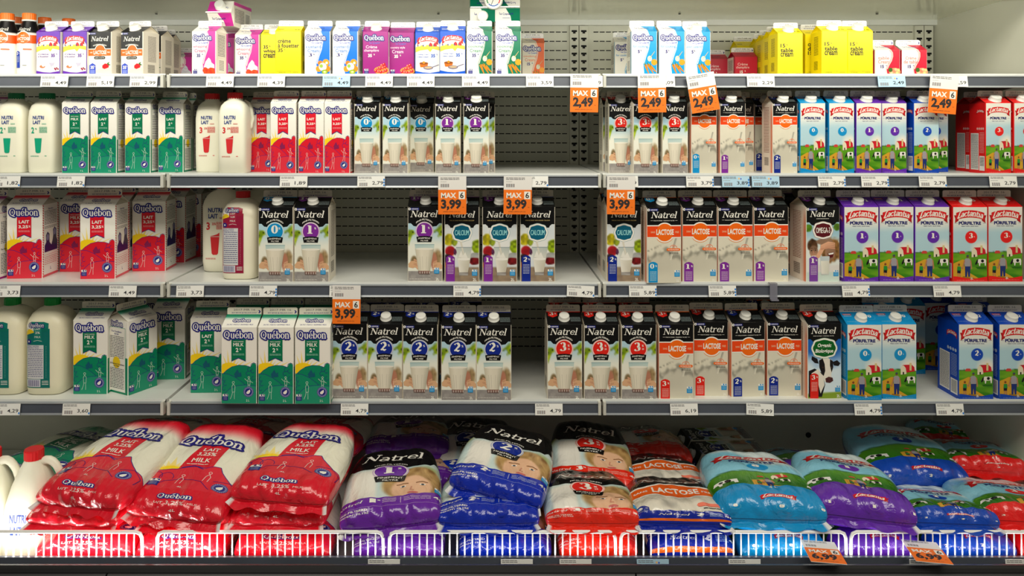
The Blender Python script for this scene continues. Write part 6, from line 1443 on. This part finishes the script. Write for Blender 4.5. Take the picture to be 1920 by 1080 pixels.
def bag_mesh(key, W_, L_, T_, seed):
    k = (key, W_, L_, T_, seed)
    if k in BGM: return BGM[k]
    art, col = BAGD[key][0](); H = art.H
    rs = random.Random(seed * 17 + 3)
    # lateral profile (x, height factor) and longitudinal profile (y, z), both by arc length
    ps = np.linspace(-math.pi / 2, math.pi / 2, 241)
    lx = np.sign(np.sin(ps)) * np.abs(np.sin(ps)) ** .62; lh = np.abs(np.cos(ps)) ** .62
    s = np.concatenate([[0], np.cumsum(np.hypot(np.diff(lx * W_ / 2), np.diff(lh * T_ / 2)))]); s /= s[-1]
    th = np.linspace(0, math.pi, 321)
    ly = np.sign(np.cos(th)) * np.abs(np.cos(th)) ** .60; lz = np.abs(np.sin(th)) ** .72
    q = np.concatenate([[0], np.cumsum(np.hypot(np.diff(ly * L_ / 2), np.diff(lz * T_ / 2)))]); q /= q[-1]
    ph = [rs.uniform(0, 6.28) for _ in range(6)]
    def base(u, v, top=1):
        hx = np.interp(u, s, lx); hh = np.interp(u, s, lh); y = np.interp(v, q, ly); z = np.interp(v, q, lz)
        back = np.clip((y + .2) / 1.2, 0, 1)
        X = hx * W_ / 2 * (1 - (.27 if key[0] == 'Q' else .20) * back ** 2 - .05 * (1 - z) ) 
        Yp = y * L_ / 2 * (.93 + .07 * hh)
        Z = z * hh * T_ / 2 * (1 + .07 * np.cos(y * 6.5) + .05 * np.sin(hx * 5 + ph[5]))
        front = np.clip((-y - .55) / .45, 0, 1)
        # drawn-in creases that fan out from the seam, stronger towards the ends
        wr = .0040 * (.25 + front * 1.3) * (np.sin(u * 34 + ph[0] + 5 * np.sin(v * 5 + ph[1])) * .5 + np.sin(u * 19 + v * 13 + ph[2]) * .5 + .4 * np.sin(u * 60 - v * 16 + ph[3]))
        wr = wr * hh * np.clip(z * 1.6, 0, 1) 
        if top == 1: return X, Yp - wr * front * .9, Z + wr * (1 - .5 * front)
        return X, Yp, -Z * .85
    def mp(x, y, l):
        u = np.clip(x, 0, 1); v = np.interp(y / H, [0, .16, .654, 1], [.14, .42, .90, 1.0] if key[-1] == 'c' else [.13, .335, .78, 1.0] if key[0] == 'Q' else [.10, .30, .78, 1.0]); e = .004
        P = lambda uu, vv: np.stack(base(np.clip(uu, 0, 1), np.clip(vv, 0, 1)), -1)
        p = P(u, v); n = np.cross(P(u + e, v) - P(u - e, v), P(u, v + e) - P(u, v - e))
        n = -n / (np.linalg.norm(n, axis=-1, keepdims=True) + 1e-12)
        flip = (n[:, 2] < 0) & (n[:, 1] > 0); n[flip] *= -1
        return p + n * l[:, None]
    mp.vec = True
    V, Fc, C = [], [], []
    # backing surface: fine grid, upper side coloured by the lowest ink layer
    bake_art(V, Fc, C, art, mp, step=.00024, dice=.026)
    nu, nv = 40, 60; U, Vv = np.meshgrid(np.linspace(0, 1, nu + 1), np.linspace(0, 1, nv + 1))
    X, Y, Z = base(U, Vv, -1)
    solid(V, Fc, C, [tuple(map(float, t)) for t in zip(X.ravel(), Y.ravel(), Z.ravel())], [(j * (nu + 1) + i, (j + 1) * (nu + 1) + i, (j + 1) * (nu + 1) + i + 1, j * (nu + 1) + i + 1) for j in range(nv) for i in range(nu)], col)
    tc = BLACK if key[0] == 'N' else col if key[0] == 'Q' else (.50, .78, .88)
    U, Vv = np.meshgrid(np.linspace(0, 1, nu + 1), np.linspace(0, .13, 9)); X, Y, Z = base(U, Vv, 1)
    solid(V, Fc, C, [(float(a_), float(b_), float(c_) - .0006) for a_, b_, c_ in zip(X.ravel(), Y.ravel(), Z.ravel())], [(j * (nu + 1) + i, j * (nu + 1) + i + 1, (j + 1) * (nu + 1) + i + 1, (j + 1) * (nu + 1) + i) for j in range(8) for i in range(nu)], tc)
    me = mesh_from('filled_pouch', V, Fc, ['printed_film'], ink=C, smooth=True)
    # crimped seam flap along the front end, its corners clear and standing out
    V, Fc, C = [], [], []; n = 40; m = 4; vv = []; cc = []
    for j in range(m + 1):
        for i in range(n + 1):
            u = i / n * 2 - 1; t = j / m
            x = u * W_ / 2 * (.90 + .10 * t) ; cor = max(0, abs(u) - .8) / .2
            vv.append((x, -L_ / 2 * (.955) - t * .020 + .02 * u * u * (1 - t) + .003 * math.sin(u * 14 + ph[0]) * t, -.004 - t * (.014 + .004 * math.sin(u * 11 + ph[1])) + cor * t * .008))
            cc.append((.88, .88, .87) if abs(u) > .93 else col)
    solid(V, Fc, C, vv, [(j * (n + 1) + i, j * (n + 1) + i + 1, (j + 1) * (n + 1) + i + 1, (j + 1) * (n + 1) + i) for j in range(m) for i in range(n)], cc)
    fl = mesh_from('seam_flap', V, Fc, ['printed_film'], ink=C, smooth=True)
    BGM[k] = (me, fl); return BGM[k]
def bag(key, cx, cy, Yc, pitch, yaw, roll, label, W_=.25, L_=.32, T_=.085, seed=1):
    me, fl = bag_mesh(key, W_, L_, T_, seed)
    r = link('milk_bag', None, label=label, cat='milk bag', group=BAGD[key][1] + 's in the bin', loc=(world_x(cx, Yc), Yc, world_z(cy, Yc)))
    M = Matrix.Rotation(math.radians(yaw), 4, 'Z') @ Matrix.Rotation(math.radians(pitch), 4, 'X') @ Matrix.Rotation(math.radians(roll), 4, 'Y')
    r.rotation_euler = M.to_euler()
    link('filled_pouch', me, r); link('seam_flap', fl, r)
    return r
# bags are laid by where their front end and their upper edge stand
def bagp(key, cx, yb, yt, Yn, yaw, roll, label, W_=.25, L_=.30, T_=.09, seed=1):
    zn = world_z(yb, Yn + .02) + T_ * .36; zb = world_z(yt, Yn + .88 * L_) - T_ * .36
    pitch = math.atan2(zb - zn, .80 * L_); Yc = Yn + L_ / 2 * math.cos(pitch); z = (zn + zb) / 2
    return bag(key, cx, PY0 + (EYE - z) * F / Yc, Yc, math.degrees(pitch), yaw, roll, label, W_, L_, T_, seed)
def bagz(key, cx, z, label, Yc=1.93, pitch=2, yaw=0, W_=.235, L_=.28, T_=.10, seed=1):
    return bag(key, cx, PY0 + (EYE - z) * F / Yc, Yc, pitch, yaw, 0, label, W_, L_, T_, seed)
for key, cx, w, nm, sd in (('QR', 208, .235, 'bottom of the leftmost red stack behind the wire guard', 2), ('QR', 375, .215, 'bottom of the second red stack behind the wire guard', 3), ('QR', 555, .235, 'bottom of the third red stack behind the wire guard', 5), ('N1', 758, .22, 'bottom one behind the wire guard', 2),
        ('N2', 945, .225, 'bottom one behind the wire guard', 5), ('N3', 1108, .19, 'bottom one behind the wire guard', 2), ('NX', 1272, .205, 'bottom one behind the wire guard', 2), ('L0', 1432, .21, 'bottom one behind the wire guard', 2), ('L1', 1600, .215, 'bottom one behind the wire guard', 2), ('L2', 1765, .205, 'bottom one behind the wire guard', 2), ('L3', 1905, .17, 'bottom one behind the wire guard', 2)):
    bagz(key, cx, .528, BAGD[key][1] + ', ' + nm, W_=w, seed=sd)
bagz('QR', 196, .612, 'red and white milk bag, middle of the leftmost red stack', yaw=-4, L_=.29, T_=.064, pitch=3, seed=3)
bagz('QR', 380, .612, 'red and white milk bag, middle of the second red stack', yaw=2, W_=.225, L_=.29, T_=.064, pitch=3, seed=2)
bagz('QR', 550, .612, 'red and white milk bag, middle of the third red stack', yaw=-2, L_=.29, T_=.064, pitch=3, seed=6)
bagp('QR', 232, 962, 788, 1.775, -15, -3, 'red and white milk bag, top of the leftmost red stack', .25, .33, .09, 1)
bagp('QR', 386, 982, 797, 1.775, -8, 2, 'red and white milk bag, top of the second red stack', .25, .33, .085, 4)
bagp('QR', 567, 955, 798, 1.775, -7, 1, 'red and white milk bag, top of the third red stack', .25, .33, .09, 7)
bagp('N1', 738, 1003, 848, 1.775, 4, -4, 'black milk bag with purple band, large one in front', .245, .29, .10, 1)
bagp('N1', 780, 925, 848, 2.09, -2, 0, 'black milk bag with purple band, in shadow behind the front one', .24, .24, .09, 3)
bagp('N1', 768, 862, 780, 2.20, 2, 0, 'black milk bag with purple band, topmost at the back', .25, .28, .08, 4)
bagp('N2', 916, 998, 880, 1.775, 0, 0, 'black milk bag with dark blue band, middle of its stack', .245, .29, .085, 2)
bagp('N2', 950, 945, 806, 1.82, -14, 8, 'black milk bag with dark blue band, topmost and tilted', .24, .29, .085, 1)
bagp('N2', 885, 925, 785, 2.13, -6, 0, 'black milk bag with dark blue band, behind in shadow', .25, .30, .10, 3)
bagp('N3c', 1100, 1003, 888, 1.775, -1, 0, 'black milk bag with orange-red band, middle one just above the guard', .225, .27, .10, 1)
bagp('N3', 1106, 934, 793, 2.0, -4, 4, 'black milk bag with orange-red band, upper one with its band facing out', .23, .28, .09, 3)
bagp('N3', 1212, 885, 803, 2.22, 0, 0, 'black milk bag with orange-red band, back one in shadow', .225, .28, .10, 4)
bagp('NXc', 1260, 1003, 900, 1.775, -2, 0, 'black and orange lactose-free milk bag, crumpled one above the guard', .235, .27, .095, 1)
bagp('NXc', 1238, 935, 855, 2.01, 0, 0, 'black and orange lactose-free milk bag, upper back one', .215, .24, .08, 3)
bagp('L0', 1414, 998, 852, 1.775, -3, 0, 'light blue meadow milk bag, large one in front', .26, .31, .115, 1)
bagp('L0', 1384, 925, 858, 2.10, -6, 0, 'light blue meadow milk bag, half hidden behind the front one', .20, .18, .09, 3)
bagp('L1', 1583, 996, 853, 1.775, -8, 3, 'purple meadow milk bag, top one in front', .24, .31, .11, 1)
bagp('L1', 1494, 915, 845, 2.12, 0, 0, 'purple meadow milk bag, hidden between the front bags', .21, .26, .09, 3)
bagp('L2c', 1742, 1002, 918, 1.775, -4, 0, 'dark blue meadow milk bag, middle one', .21, .26, .085, 1)
bagp('L2', 1683, 928, 800, 2.06, -2, 0, 'dark blue meadow milk bag, topmost with plain front end showing', .27, .27, .11, 3)
bagp('L3c', 1885, 1002, 903, 1.775, -6, 0, 'red meadow milk bag, front right one', .24, .28, .095, 1)
bagp('L3c', 1822, 905, 828, 2.10, -10, 0, 'red meadow milk bag, behind on the right in shadow', .22, .26, .10, 4)
bagp('L3c', 1762, 850, 790, 2.36, -16, 0, 'red meadow milk bag, farthest back near the corner', .20, .17, .09, 5)
bagp('QG', 128, 930, 806, 2.02, -20, 0, 'green and white milk bag behind the white jugs', .25, .33, .10, 1)
bagp('QR', 472, 862, 784, 2.14, -8, 0, 'red and white milk bag in shadow behind the second stack', .25, .30, .09, 3)
bagp('QR', 620, 862, 780, 2.14, -8, 0, 'red and white milk bag in shadow behind the third stack', .25, .30, .09, 5)
bagp('QR', 318, 862, 786, 2.14, -8, 0, 'red and white milk bag in shadow between the first two stacks', .22, .30, .09, 6)
for px, l in ((64, 'beside the leftmost red bags'), (-16, 'cut off by the left picture edge')):
    r = jug('J4', (world_x(px, 1.885), 1.885, Z_BIN), 0, 'large white milk jug with side handle ' + l, 'large red-capped jugs in the bin')
    r.scale = (1.02, 1.0, 1.2)
for px, Yc, yaw, l in ((1262, 2.44, 4, 'upper of two lying behind the light blue bag'), (1282, 2.335, 3, 'lower of two lying behind the light blue bag')):
    r = carton('N2L2', (0, 0, 0), 0, 'black milk carton with navy two disc, ' + l, 'cartons lying in the bin')
    M = Matrix.Rotation(math.radians(yaw), 4, 'Z') @ Matrix(((0, 0, -1, 0), (1, 0, 0, 0), (0, -1, 0, 0), (0, 0, 0, 1)))
    r.rotation_euler = M.to_euler(); r.location = (world_x(px, Yc) + .24, Yc, Z_BIN + .048)
